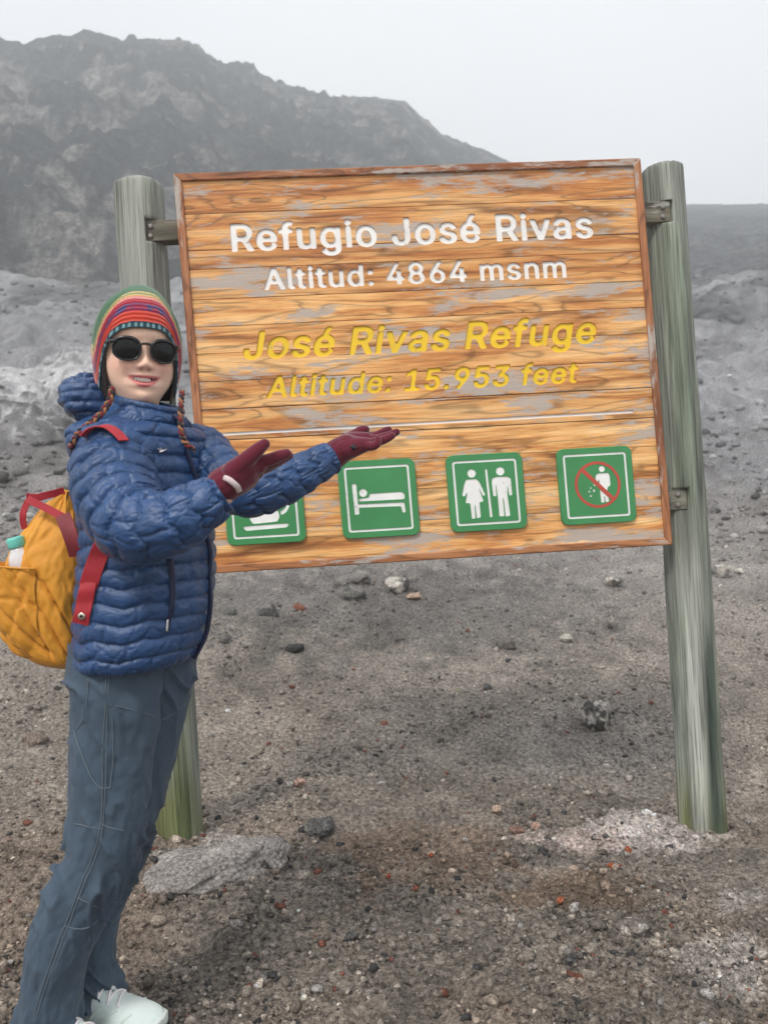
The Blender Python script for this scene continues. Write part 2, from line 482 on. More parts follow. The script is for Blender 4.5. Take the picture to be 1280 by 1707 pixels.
# ------------------------------------------------------------------ the wooden sign
def wood_mat(name, cols, worn=.5, along=(1, 0), gscale=1.0, worn_col=(.46, .41, .37), rough=.5, dark=(.10, .045, .02)):
    """varnished weathered boards; grain runs along x (or z if along=(0,1))"""
    m, nt, b = new_mat(name)
    tc = nt.nodes.new('ShaderNodeTexCoord'); oi = nt.nodes.new('ShaderNodeObjectInfo')
    ad = nt.nodes.new('ShaderNodeVectorMath'); ad.operation = 'ADD'
    cmb = nt.nodes.new('ShaderNodeCombineXYZ')
    nt.links.new(math_n(nt, 'MULTIPLY', oi.outputs['Random'], 37.0), cmb.inputs[0]); nt.links.new(math_n(nt, 'MULTIPLY', oi.outputs['Random'], 11.0), cmb.inputs[1])
    nt.links.new(tc.outputs['Object'], ad.inputs[0]); nt.links.new(cmb.outputs[0], ad.inputs[1])
    def mp(sx, sz):
        q = nt.nodes.new('ShaderNodeMapping'); q.inputs['Scale'].default_value = (sx, 2, sz) if along[0] else (sz, sz, sx)
        nt.links.new(ad.outputs[0], q.inputs['Vector']); return q
    big = noise(nt, mp(1.1 * gscale, 8 * gscale), 1.0, 3, .5, .6)           # slow figure of the growth rings
    sep = nt.nodes.new('ShaderNodeSeparateXYZ'); nt.links.new(ad.outputs[0], sep.inputs[0])
    vor = nt.nodes.new('ShaderNodeTexVoronoi'); vor.inputs['Scale'].default_value = 1.0; vor.inputs['Randomness'].default_value = 1.0
    nt.links.new(mp(1.35, 5.2).outputs[0], vor.inputs['Vector'])
    knot = ramp(nt, vor.outputs['Distance'], [(0.0, 1.0), (.10, .55), (.34, 0.0)])
    ph_ = math_n(nt, 'ADD', math_n(nt, 'MULTIPLY', big.outputs[0], 46.0), math_n(nt, 'MULTIPLY', sep.outputs[2 if along[0] else 0], 60.0))
    ph_ = math_n(nt, 'ADD', ph_, math_n(nt, 'MULTIPLY', knot.outputs[0], 22.0))
    ring = math_n(nt, 'SINE', ph_)
    ring = math_n(nt, 'MULTIPLY_ADD', ring, .5); nt.nodes[-1].inputs[2].default_value = .5
    med = noise(nt, mp(2.2 * gscale, 26 * gscale), 1.0, 5, .62, .35)
    fib = noise(nt, mp(9, 420), 1.0, 3, .6)
    base = ramp(nt, med.outputs[0], [(.22, cols[3]), (.40, cols[2]), (.52, cols[1]), (.70, cols[0])])
    rr = ramp(nt, ring, [(.0, .46), (.07, .70), (.16, .94), (.45, 1.03), (1.0, 1.10)])
    c = mix(nt, .75, base.outputs[0], mix(nt, 1.0, base.outputs[0], rr.outputs[0], 'MULTIPLY'))
    fr = ramp(nt, fib.outputs[0], [(.28, .62), (.5, .98), (.7, 1.14)])
    c = mix(nt, 1.0, c, fr.outputs[0], 'MULTIPLY')
    kd = ramp(nt, vor.outputs['Distance'], [(.035, .62), (.075, 0.0)])
    c = mix(nt, kd.outputs[0], c, (.12, .05, .025))
    # heartwood boards: some planks darker than others
    pv = ramp(nt, oi.outputs['Random'], [(0.0, (1.08, 1.05, 1.0)), (.5, (.98, .92, .84)), (1.0, (.84, .72, .62))])
    c = mix(nt, 1.0, c, pv.outputs[0], 'MULTIPLY')
    # brown swaths
    sw = noise(nt, mp(1.3, 13), 1.0, 3, .5, .5); swr = ramp(nt, sw.outputs[0], [(.60, 0.0), (.66, .75)])
    c = mix(nt, swr.outputs[0], c, mix(nt, 1.0, c, (.46, .36, .31), 'MULTIPLY'))
    # varnish gone: bare grey wood
    w1 = noise(nt, mp(2.6, 11), 1.0, 5, .62); w2 = noise(nt, mp(16, 90), 1.0, 4, .75)
    ws = math_n(nt, 'ADD', w1.outputs[0], math_n(nt, 'MULTIPLY', w2.outputs[0], .42))
    wr = ramp(nt, ws, [(.83 - .16 * worn, 0.0), (.90 - .14 * worn, .92)])
    gv = mix(nt, fib.outputs[0], tuple(x * .8 for x in worn_col), tuple(min(1, x * 1.15) for x in worn_col))
    c = mix(nt, wr.outputs[0], c, gv)
    # short drying cracks
    ck = noise(nt, mp(2.4, 95), 1.0, 2, .5); ckr = ramp(nt, ck.outputs[0], [(.235, 1.0), (.265, 0.0)])
    c = mix(nt, ckr.outputs[0], c, dark)
    nt.links.new(c, b.inputs['Base Color'])
    ro = ramp(nt, wr.outputs[0], [(0, rough), (1, .85)]); nt.links.new(ro.outputs[0], b.inputs['Roughness'])
    b.inputs['Specular IOR Level'].default_value = .35
    h = math_n(nt, 'ADD', math_n(nt, 'MULTIPLY', fib.outputs[0], .5), math_n(nt, 'MULTIPLY', wr.outputs[0], -.5))
    h = math_n(nt, 'ADD', h, math_n(nt, 'MULTIPLY', ckr.outputs[0], -2.0))
    bump(nt, b, h, .45, .004)
    return m
plank_m = wood_mat('varnished_plank', [(.85, .57, .29), (.76, .42, .16), (.54, .23, .07), (.24, .09, .035)], .52)
frame_h = wood_mat('frame_wood', [(.50, .25, .12), (.40, .17, .07), (.30, .12, .05), (.17, .07, .035)], .42, gscale=1.4)
frame_v = wood_mat('frame_wood_upright', [(.50, .25, .13), (.40, .17, .08), (.30, .12, .055), (.17, .07, .04)], .44, along=(0, 1), gscale=1.4)
beam_m = wood_mat('grey_beam', [(.27, .27, .23), (.20, .20, .17), (.13, .13, .11), (.07, .07, .06)], .35, worn_col=(.34, .34, .30), rough=.85)

def paint_mat(name, c, chip=.5, under=(.42, .33, .25), rough=.55):
    m, nt, b = new_mat(name); mp_ = mapping(nt, (1, 1, 1))
    n = noise(nt, mp_, 90, 5, .7); n2 = noise(nt, mp_, 9, 3, .6)
    s = math_n(nt, 'ADD', n.outputs[0], math_n(nt, 'MULTIPLY', n2.outputs[0], .6))
    r = ramp(nt, s, [(.55 + .10 * chip, 1.0), (.60 + .10 * chip, 0.0)])
    v = ramp(nt, n2.outputs[0], [(.3, tuple(x * .86 for x in c)), (.7, c)])
    nt.links.new(mix(nt, r.outputs[0], v.outputs[0], under), b.inputs['Base Color'])
    b.inputs['Roughness'].default_value = rough; bump(nt, b, n.outputs[0], .3, .002); return m
white_p = paint_mat('white_letter_paint', (.90, .90, .88), .22)
yellow_p = paint_mat('yellow_letter_paint', (.90, .60, .015), .30)
green_p = paint_mat('green_panel_paint', (.050, .265, .090), -.6, under=(.03, .15, .05), rough=.45)
red_p = paint_mat('red_ring_paint', (.52, .07, .045), .0)
metal_m = simple_mat('weathered_bolt', (.22, .21, .19), .55, .3, 300, metallic=.5)

sign = thing('information_sign', sign_world((0, 0, 0)), 'large wooden mountain refuge sign with carved letters hung between two grey posts', 'sign')
sign.rotation_euler = Matrix([list(r) for r in SM]).to_euler()

def shear(v): v = np.array(v, float); v[:, 0] += SKEW * v[:, 2]; return v
def sp(name, v, f, mat, parent=None, sm=False, label=None):
    """sign part, mesh in sign coordinates"""
    me = raw_mesh(name, shear(v), f); smooth(me, sm)
    o = link(name, me, mat, parent or sign)
    if label: o['label'] = label
    return o

def load_font():
    try:
        return bpy.data.fonts.load(os.path.join(bpy.utils.system_resource('DATAFILES'), 'fonts', 'Inter.woff2'))
    except Exception:
        return None
FONT = load_font()
from mathutils.geometry import tessellate_polygon
def outline_groups(text):
    """closed polylines of a string, grouped glyph by glyph (em units)"""
    cu = bpy.data.curves.new('t', 'FONT'); cu.body = text
    if FONT: cu.font = FONT
    cu.size = 1; cu.space_character = 1.06
    o = bpy.data.objects.new('t', cu); COL.objects.link(o)
    dg = bpy.context.evaluated_depsgraph_get(); dg.update()
    cv = o.to_curve(dg); polys = []
    for sp_ in cv.splines:
        bp = sp_.bezier_points; pts = []
        for i in range(len(bp)):
            p0, p1, p2, p3 = (np.array(q[:2]) for q in (bp[i].co, bp[i].handle_right, bp[(i + 1) % len(bp)].handle_left, bp[(i + 1) % len(bp)].co))
            for t in np.arange(6) / 6: pts.append((1 - t) ** 3 * p0 + 3 * t * (1 - t) ** 2 * p1 + 3 * t * t * (1 - t) * p2 + t ** 3 * p3)
        polys.append(np.array(pts))
    o.to_curve_clear(); bpy.data.objects.remove(o)
    polys.sort(key=lambda q: q[:, 0].min()); groups = []
    for q in polys:
        lo, hi = q[:, 0].min(), q[:, 0].max()
        if groups and min(hi, groups[-1][1]) - max(lo, groups[-1][0]) > .5 * min(hi - lo, groups[-1][1] - groups[-1][0]):
            g_ = groups[-1]; groups[-1] = (min(lo, g_[0]), max(hi, g_[1]), g_[2] + [q])
        else: groups.append((lo, hi, [q]))
    return [g_[2] for g_ in groups]
def bold_loops(polys, b_, h=.011):
    """union of the strokes (non-zero winding), grown by b_, traced again with marching squares"""
    allp = np.vstack(polys); lo = allp.min(0) - b_ - 3 * h; n = np.ceil((allp.max(0) + b_ + 3 * h - lo) / h).astype(int) + 1
    gx, gz = np.meshgrid(lo[0] + np.arange(n[0]) * h, lo[1] + np.arange(n[1]) * h, indexing='ij'); Q = np.stack([gx.ravel(), gz.ravel()], 1)
    A = np.vstack(polys); B = np.vstack([np.roll(q, -1, 0) for q in polys]); d = B - A
    r = Q[:, None] - A[None]; t = np.clip((r * d).sum(-1) / ((d * d).sum(-1) + 1e-12), 0, 1)
    dist = np.sqrt(((r - t[..., None] * d) ** 2).sum(-1)).min(1)
    cr = d[None, :, 0] * r[..., 1] - d[None, :, 1] * r[..., 0]
    up = (A[None, :, 1] <= Q[:, None, 1]) & (B[None, :, 1] > Q[:, None, 1]) & (cr > 0); dn = (A[None, :, 1] > Q[:, None, 1]) & (B[None, :, 1] <= Q[:, None, 1]) & (cr < 0)
    F_ = (np.where((up.sum(1) - dn.sum(1)) != 0, -dist, dist) - b_).reshape(n)
    F_ = np.where(F_ == 0, 1e-6, F_); seg = {}
    def cr_pt(i, j, k, l):
        a_, c_ = F_[i, j], F_[k, l]; t_ = a_ / (a_ - c_)
        return (gx[i, j] + t_ * (gx[k, l] - gx[i, j]), gz[i, j] + t_ * (gz[k, l] - gz[i, j]))
    pt = {}
    ins = F_ < 0; cell = ins[:-1, :-1].astype(int) + ins[1:, :-1] * 2 + ins[1:, 1:] * 4 + ins[:-1, 1:] * 8
    tab = {1: [(3, 0)], 2: [(0, 1)], 3: [(3, 1)], 4: [(1, 2)], 5: [(3, 0), (1, 2)], 6: [(0, 2)], 7: [(3, 2)], 8: [(2, 3)], 9: [(2, 0)], 10: [(0, 1), (2, 3)], 11: [(2, 1)], 12: [(1, 3)], 13: [(1, 0)], 14: [(0, 3)]}
    for i, j in zip(*np.nonzero((cell > 0) & (cell < 15))):
        ed = [((i, j), (i + 1, j)), ((i + 1, j), (i + 1, j + 1)), ((i, j + 1), (i + 1, j + 1)), ((i, j), (i, j + 1))]
        for a_, c_ in tab[int(cell[i, j])]:
            for e in (ed[a_], ed[c_]):
                if e not in pt: pt[e] = cr_pt(*e[0], *e[1])
            seg[ed[a_]] = ed[c_]
    loops = []
    while seg:
        k0, k1 = seg.popitem(); L_ = [k0]
        while k1 != k0: L_.append(k1); k1 = seg.pop(k1)
        q = np.array([pt[e] for e in L_]); q = (q + .5 * (np.roll(q, 1, 0) + np.roll(q, -1, 0))) / 2
        keep = [q[0]]                                           # drop points that lie on straight runs
        for i in range(1, len(q)):
            a_, c_ = q[i] - keep[-1], q[(i + 1) % len(q)] - q[i]
            if abs(a_[0] * c_[1] - a_[1] * c_[0]) > 4e-6 or np.linalg.norm(a_) > .2: keep.append(q[i])
        if len(keep) > 3: loops.append(np.array(keep))
    return loops
def glyph_meshes(text, x0, x1, z0, cap, italic, bold=.027):
    gl = [bold_loops(g_, bold) for g_ in outline_groups(text)]
    if italic: gl = [[np.column_stack([q[:, 0] + .21 * q[:, 1], q[:, 1]]) for q in g_] for g_ in gl]
    al = np.vstack([q for g_ in gl for q in g_]); sx = (x1 - x0) / np.ptp(al[:, 0]); f0 = np.vstack(gl[0]); zlo = f0[:, 1].min(); sz = cap / np.ptp(f0[:, 1]); mn = al[:, 0].min()
    out = []
    for g_ in gl:
        W = [np.column_stack([x0 + (q[:, 0] - mn) * sx, z0 + (q[:, 1] - zlo) * sz]) for q in g_]
        area = [.5 * np.sum(q[:, 0] * np.roll(q[:, 1], -1) - np.roll(q[:, 0], -1) * q[:, 1]) for q in W]
        sg_ = np.sign(area[int(np.argmax(np.abs(area)))]); offs = np.concatenate([[0], np.cumsum([len(q) for q in W])]); tri = []
        def inside(p, q):
            x_, y_ = q[:, 0], q[:, 1]; x2, y2 = np.roll(x_, -1), np.roll(y_, -1)
            c_ = (y_ > p[1]) != (y2 > p[1]); return bool(np.sum(c_ & (p[0] < (x2 - x_) * (p[1] - y_) / (y2 - y_ + 1e-15) + x_)) % 2)
        for k_ in range(len(W)):
            if np.sign(area[k_]) != sg_: continue
            own = [k_] + [m_ for m_ in range(len(W)) if np.sign(area[m_]) != sg_ and inside(W[m_][0], W[k_])]
            idx = np.concatenate([np.arange(offs[m_], offs[m_ + 1]) for m_ in own])
            tri += [tuple(int(idx[i]) for i in t_) for t_ in tessellate_polygon([[Vector((a_, c_, 0)) for a_, c_ in W[m_]] for m_ in own])]
        out.append((W, tri))
    return out
LINES = [('Refugio José Rivas', -.663, .650, .427, .101, False, 'white letters naming the refuge in Spanish'),
         ('Altitud: 4864 msnm', -.561, .538, .286, .081, False, 'white letters giving the altitude in metres'),
         ('José Rivas Refuge', -.653, .6305, .040, .104, True, 'yellow italic letters naming the refuge in English'),
         ('Altitude: 15.953 feet', -.585, .552, -.099, .080, True, 'yellow italic letters giving the altitude in feet')]
PF = .011                                                      # plank faces sit this far behind the frame's front
cutters, letters = [], []
for s, x0, x1, z0, cap, it, lb in LINES:
    CV, CF_ = [], []
    for W, tri in glyph_meshes(s, x0, x1, z0, cap, it):
        flat = np.vstack(W); nv = len(flat); o_ = len(CV)
        CV += [(a_, PF - .006, c_) for a_, c_ in flat] + [(a_, PF + .0055, c_) for a_, c_ in flat]
        CF_ += [[i + o_ for i in t_] for t_ in tri] + [[i + o_ + nv for i in t_[::-1]] for t_ in tri]
        k0 = 0
        for q in W:
            CF_ += [[o_ + k0 + i, o_ + k0 + (i + 1) % len(q), o_ + nv + k0 + (i + 1) % len(q), o_ + nv + k0 + i] for i in range(len(q))]; k0 += len(q)
        letters.append((np.column_stack([flat[:, 0], np.full(nv, PF + .0048), flat[:, 1]]), [list(t_) for t_ in tri], yellow_p if it else white_p))
    cutters.append((evaluated(raw_mesh('c', shear(CV), CF_), [('REMESH', dict(mode='VOXEL', voxel_size=.0020))]), z0 - .04, z0 + cap + .05))
rz = (-.2185, -.2145)
rv = np.array([(x, y, zz + dz) for x, zz in ((-.7735, rz[0]), (.7423, rz[1])) for y in (PF - .004, PF + .005) for dz in (-.0055, .0055)])
RULE = (shear(rv), [(0, 1, 3, 2), (4, 6, 7, 5), (0, 4, 5, 1), (2, 3, 7, 6), (0, 2, 6, 4), (1, 5, 7, 3)])
def cut(me, cv, cf):
    """carve a cutter mesh out of a mesh (both in the same coordinates)"""
    cm = cv if cf is None else raw_mesh('cutter', cv, cf)
    bm = bmesh.new(); bm.from_mesh(cm); bmesh.ops.recalc_face_normals(bm, faces=bm.faces[:]); bm.to_mesh(cm); bm.free()
    co = bpy.data.objects.new('cutter', cm); COL.objects.link(co)
    out = evaluated(me, [('BOOLEAN', dict(operation='DIFFERENCE', solver='MANIFOLD' if cf is None else 'EXACT', object=co))])
    bpy.data.objects.remove(co); out.materials.clear()
    out.polygons.foreach_set('material_index', np.zeros(len(out.polygons), np.int32)); return out

back = sp('backing_board', *box(-.80, .80, PF + .0225, PF + .034, -.675, .675), beam_m)
ZB = [.686, .566, .437, .369, .262, .165, .069, -.030, -.129, -.241, -.345, -.452, -.566, -.686]
for i in range(len(ZB) - 1):
    g = [.0012, .0006, .0014, .0006, .0008, .0010, .0006, .0009, .0022, .0007, .0010, .0007, .0008][i]
    dy = random.uniform(-.0009, .0009)
    v, f = box(-.818, .818, PF + dy, PF + .022, ZB[i + 1] + g, ZB[i] - g, .0012)
    me = raw_mesh('plank', shear(v), f)
    z0, z1 = ZB[i + 1], ZB[i]
    for cm, c0, c1 in cutters:
        if c0 < z1 and c1 > z0:
            me2 = cut(me, cm, None)
            if len(me2.polygons) > 5: me = me2
    if z0 < -.21 < z1: me = cut(me, *RULE)
    smooth(me, False)
    link('plank', me, plank_m, back)
for v, f, mt in letters: sp('letter', v, f, mt)
sp('rule_line', [(-.7735, PF + .0044, rz[0] - .0052), (.7423, PF + .0044, rz[1] - .0052), (.7423, PF + .0044, rz[1] + .0052), (-.7735, PF + .0044, rz[0] + .0052)],
   [(0, 1, 2, 3)], white_p, label='long white line under the yellow writing')

# mitred frame rails
hw, hh, fw = SW / 2, SH / 2, .027
def rail(a, b, c, d, mat):
    """a-b outer edge, d-c inner edge (x,z); moulded section"""
    v = []
    for (x, z), (xi, zi) in ((a, d), (b, c)):
        v += [(x, .004, z), (x, .055, z), (xi, .055, zi), (xi, .002, zi), (x + (xi - x) * .12, 0, z + (zi - z) * .12), (x + (xi - x) * .9, 0, z + (zi - z) * .9)]
    ring = [0, 4, 5, 3, 2, 1]
    f = [[ring[i], ring[(i + 1) % 6], ring[(i + 1) % 6] + 6, ring[i] + 6] for i in range(6)] + [ring[::-1], [r + 6 for r in ring]]
    sp('frame_rail', v, f, mat)
g = .0012
rail((-hw + g, hh), (hw - g, hh), (hw - fw - g, hh - fw), (-hw + fw + g, hh - fw), frame_h)
rail((hw - g, -hh), (-hw + g, -hh), (-hw + fw + g, -hh + fw), (hw - fw - g, -hh + fw), frame_h)
rail((-hw, -hh + g), (-hw, hh - g), (-hw + fw, hh - fw - g), (-hw + fw, -hh + fw + g), frame_v)
rail((hw, hh - g), (hw, -hh + g), (hw - fw, -hh + fw + g), (hw - fw, hh - fw - g), frame_v)

# pictogram panels
def rrect(h, w, r, n=7):
    pts = []
    for cx, cz, a0 in ((w - r, h - r, 0), (-w + r, h - r, 90), (-w + r, -h + r, 180), (w - r, -h + r, 270)):
        for i in range(n):
            a = math.radians(a0 + 90 * i / (n - 1)); pts.append((cx + r * math.cos(a), cz + r * math.sin(a)))
    return pts
def prism(pts, y0, y1):
    n = len(pts)
    v = [(x, y0, z) for x, z in pts] + [(x, y1, z) for x, z in pts]
    return np.array(v), [list(range(n))[::-1], list(range(n, 2 * n))] + [[i, (i + 1) % n, (i + 1) % n + n, i + n] for i in range(n)]
def loop_prism(outer, inner, y0, y1):
    n = len(outer); v = [(x, y, z) for pts in (outer, inner) for y in (y0, y1) for x, z in pts]
    f = []
    for i in range(n):
        j = (i + 1) % n
        f += [[i, j, j + n, i + n], [i + 2 * n, i + 3 * n, j + 3 * n, j + 2 * n], [i, i + 2 * n, j + 2 * n, j], [i + n, j + n, j + 3 * n, i + 3 * n]]
    return np.array(v), f
def bevel_prism(pts, y0, y1, b):
    c = np.mean(pts, 0); ins = [tuple(np.array(p) + (c - np.array(p)) / np.linalg.norm(c - np.array(p)) * b) for p in pts]
    n = len(pts); v = [(x, y0, z) for x, z in ins] + [(x, y0 + b, z) for x, z in pts] + [(x, y1, z) for x, z in pts]
    f = [list(range(n))[::-1], list(range(2 * n, 3 * n))]
    for k_ in (0, n): f += [[i + k_, (i + 1) % n + k_, (i + 1) % n + n + k_, i + n + k_] for i in range(n)]
    return np.array(v), f
def circle(cx, cz, r, n=24, rz_=None): return [(cx + r * math.cos(2 * math.pi * i / n), cz + (rz_ or r) * math.sin(2 * math.pi * i / n)) for i in range(n)]
def affine(tl, tr, bl, h):
    tl, tr, bl = map(np.array, (tl, tr, bl)); A = np.column_stack([(tr - tl) / (2 * h), (bl - tl) / (2 * h)]); Ai = np.linalg.inv(A.astype(float))
    def m(pts): return [(float(q[0] - h), float(h - q[1])) for q in ((Ai @ (np.array(p, float) - tl)) for p in pts)]
    return m
def arc_rounded(pts, r):
    """round the corners of a polygon"""
    out = []; n = len(pts)
    for i in range(n):
        p, a, b = (np.array(pts[k_ % n], float) for k_ in (i, i - 1, i + 1))
        u, w = a - p, b - p; lu, lw = np.linalg.norm(u), np.linalg.norm(w); q = min(r, lu * .45, lw * .45)
        s, e = p + u / lu * q, p + w / lw * q
        for t in (0, .33, .67, 1): out.append(tuple((1 - t) ** 2 * s + 2 * t * (1 - t) * p + t * t * e))
    return out
HP = .1385
CY, CF, FL = PF - .013, PF - .011, PF - .0095
def panel(cx, cz, label, shapes, ring=None):
    """shapes: list of (part name, outline) in panel coordinates; all carved 3 mm into the painted plate and filled with paint"""
    fr_ = PF - .013
    v, f = bevel_prism(rrect(HP, HP, .026), fr_, PF + .0008, .002)
    me = raw_mesh('pictogram_panel', v + np.array([cx, 0, cz]), f)
    out, inn = rrect(.1165, .1165, .010), rrect(.1085, .1085, .005)
    cv, cf = [], []
    def addc(v_, f_):
        o_ = len(cv); cv.extend(tuple(q + np.array([cx, 0, cz])) for q in v_); cf.extend([[i + o_ for i in q] for q in f_])
    addc(*loop_prism(out, inn, fr_ - .004, fr_ + .003))
    me = cut(me, cv, cf)
    for nm, pts, mt in shapes:
        if mt is red_p: continue
        vv, ff = prism(pts, fr_ - .004, fr_ + .003)
        m2 = cut(me, [tuple(q + np.array([cx, 0, cz])) for q in vv], ff)
        if len(m2.polygons) > 20: me = m2
    w = np.array([q.co[:] for q in me.vertices]); w = shear(w); me.vertices.foreach_set('co', w.ravel()); me.update()
    p = link('pictogram_panel', me, green_p, sign); p['label'] = label
    vv, ff = loop_prism(out, inn, fr_ + .0022, fr_ + .0029); sp('border_line', vv + np.array([cx, 0, cz]), ff, white_p, p)
    for nm, pts, mt in shapes:
        d = .0012 if mt is red_p else .0
        vv, ff = prism(pts, fr_ + .0022 - (.0028 if mt is red_p else 0), fr_ + .0029); sp(nm, vv + np.array([cx, 0, cz]), ff, mt, p)
    if ring:
        vv, ff = loop_prism(*ring, fr_ - .0008, fr_ + .0012); sp('prohibition_ring', vv + np.array([cx, 0, cz]), ff, red_p, p)

m1 = affine((35, -115), (1045, -165), (90, 960), HP)
panel(-.622, -.477, 'green panel with white coffee cup, partly behind the person\'s arm',
      [('cup_symbol', arc_rounded(m1([(345, 300), (700, 285), (705, 400), (700, 480), (745, 478), (765, 560), (735, 630), (420, 662), (385, 610), (360, 450)]), .006), white_p),
       ('cup_handle', arc_rounded(m1([(770, 490), (810, 470), (850, 420), (850, 360), (735, 355), (735, 310), (890, 305), (890, 430), (850, 505), (785, 545)]), .004), white_p),
       ('saucer_symbol', arc_rounded(m1([(285, 705), (330, 690), (860, 655), (882, 680), (845, 715), (330, 755)]), .005), white_p)])
m2_ = affine((110, 190), (1140, 110), (165, 1195), HP)
panel(-.215, -.478, 'green panel with white figure lying in a bed',
      [('bed_frame', arc_rounded(m2_([(300, 480), (330, 465), (360, 480), (375, 735), (990, 695), (1008, 825), (965, 832), (945, 748), (385, 780), (390, 865), (330, 875)]), .003), white_p),
       ('figure_head', circle(*m2_([(447, 585)])[0], .0145), white_p),
       ('figure_body', arc_rounded(m2_([(385, 690), (390, 665), (525, 640), (530, 595), (960, 558), (998, 590), (998, 655), (400, 698)]), .005), white_p)])
m3 = affine((185, 140), (1135, 95), (225, 1105), HP)
panel(.174, -.478, 'green panel with white woman and man restroom figures',
      [('woman_head', circle(*m3([(503, 363)])[0], .0155), white_p),
       ('woman_figure', arc_rounded(m3([(430, 440), (560, 430), (595, 470), (665, 635), (635, 650), (585, 545), (640, 715), (587, 727), (598, 915), (545, 930), (533, 765), (525, 765), (530, 930), (485, 935), (470, 738), (412, 735), (440, 600), (405, 655), (372, 640), (405, 500)]), .004), white_p),
       ('divider_line', arc_rounded(m3([(670, 310), (697, 308), (742, 910), (710, 920)]), .003), white_p),
       ('man_head', circle(*m3([(860, 338)])[0], .0155), white_p),
       ('man_figure', arc_rounded(m3([(755, 430), (800, 408), (945, 405), (990, 430), (1000, 640), (962, 648), (945, 520), (940, 640), (965, 900), (905, 912), (888, 680), (880, 680), (892, 905), (828, 908), (815, 640), (798, 500), (802, 650), (762, 655), (748, 480)]), .004), white_p)])
m4 = affine((115, 150), (1100, 90), (170, 1110), HP)
rc = m4([(648, 590)])[0]
panel(.578, -.477, 'green panel with red ring barring a littering figure',
      [('figure_head', circle(*m4([(708, 390)])[0], .0115), white_p),
       ('figure_body', arc_rounded(m4([(625, 465), (665, 445), (790, 438), (810, 470), (818, 600), (785, 615), (770, 660), (795, 800), (745, 812), (738, 740), (730, 740), (735, 812), (690, 818), (675, 660), (668, 520), (620, 610), (590, 605), (592, 575), (622, 540)]), .004), white_p),
       ('litter_piece', circle(*m4([(555, 633)])[0], .0035, 10), white_p), ('litter_piece', circle(*m4([(537, 678)])[0], .004, 10), white_p),
       ('litter_piece', circle(*m4([(598, 664)])[0], .005, 10), white_p), ('litter_piece', circle(*m4([(555, 733)])[0], .0052, 10, .0035), white_p),
       ('prohibition_bar', m4([(408, 405), (450, 372), (880, 765), (845, 800)]), red_p)],
      ring=(circle(rc[0], rc[1], .0845, 56), circle(rc[0], rc[1], .0745, 56)))

# posts (front notched for the cross beams), cross beams and bolts
PYC = .112
def post_mat():
    m, nt, b = new_mat('weathered_post')
    mp_ = mapping(nt, (22, 22, 1.3)); mf = mapping(nt, (150, 150, 3.5)); ml = mapping(nt, (5, 5, .55), loc=(3, 1, 4))
    n = noise(nt, mp_, 1, 5, .6, .3); nf = noise(nt, mf, 1, 3, .6); nl = noise(nt, ml, 1, 3, .6)
    at = nt.nodes.new('ShaderNodeVertexColor'); at.layer_name = 'tint'
    r = ramp(nt, n.outputs[0], [(.30, .42), (.5, .95), (.70, 1.45)]); rf = ramp(nt, nf.outputs[0], [(.30, .45), (.48, .95), (.68, 1.30)])
    c = mix(nt, 1.0, at.outputs[0], r.outputs[0], 'MULTIPLY'); c = mix(nt, 1.0, c, rf.outputs[0], 'MULTIPLY')
    wr_ = ramp(nt, nl.outputs[0], [(.54, 0.0), (.60, .45)])
    c = mix(nt, wr_.outputs[0], c, mix(nt, nf.outputs[0], (.26, .27, .25), (.48, .48, .43)))
    nt.links.new(c, b.inputs['Base Color']); b.inputs['Roughness'].default_value = .85; b.inputs['Specular IOR Level'].default_value = .25
    bump(nt, b, math_n(nt, 'ADD', n.outputs[0], math_n(nt, 'MULTIPLY', nf.outputs[0], .8)), .9, .008); return m
post_m = post_mat()
def beam_z(pxs):
    return [sign_local(px, py, .06, False) for px, py in pxs]
bt = beam_z([(255, 386), (1100, 354)]); bb = beam_z([(1130, 833)])[0]
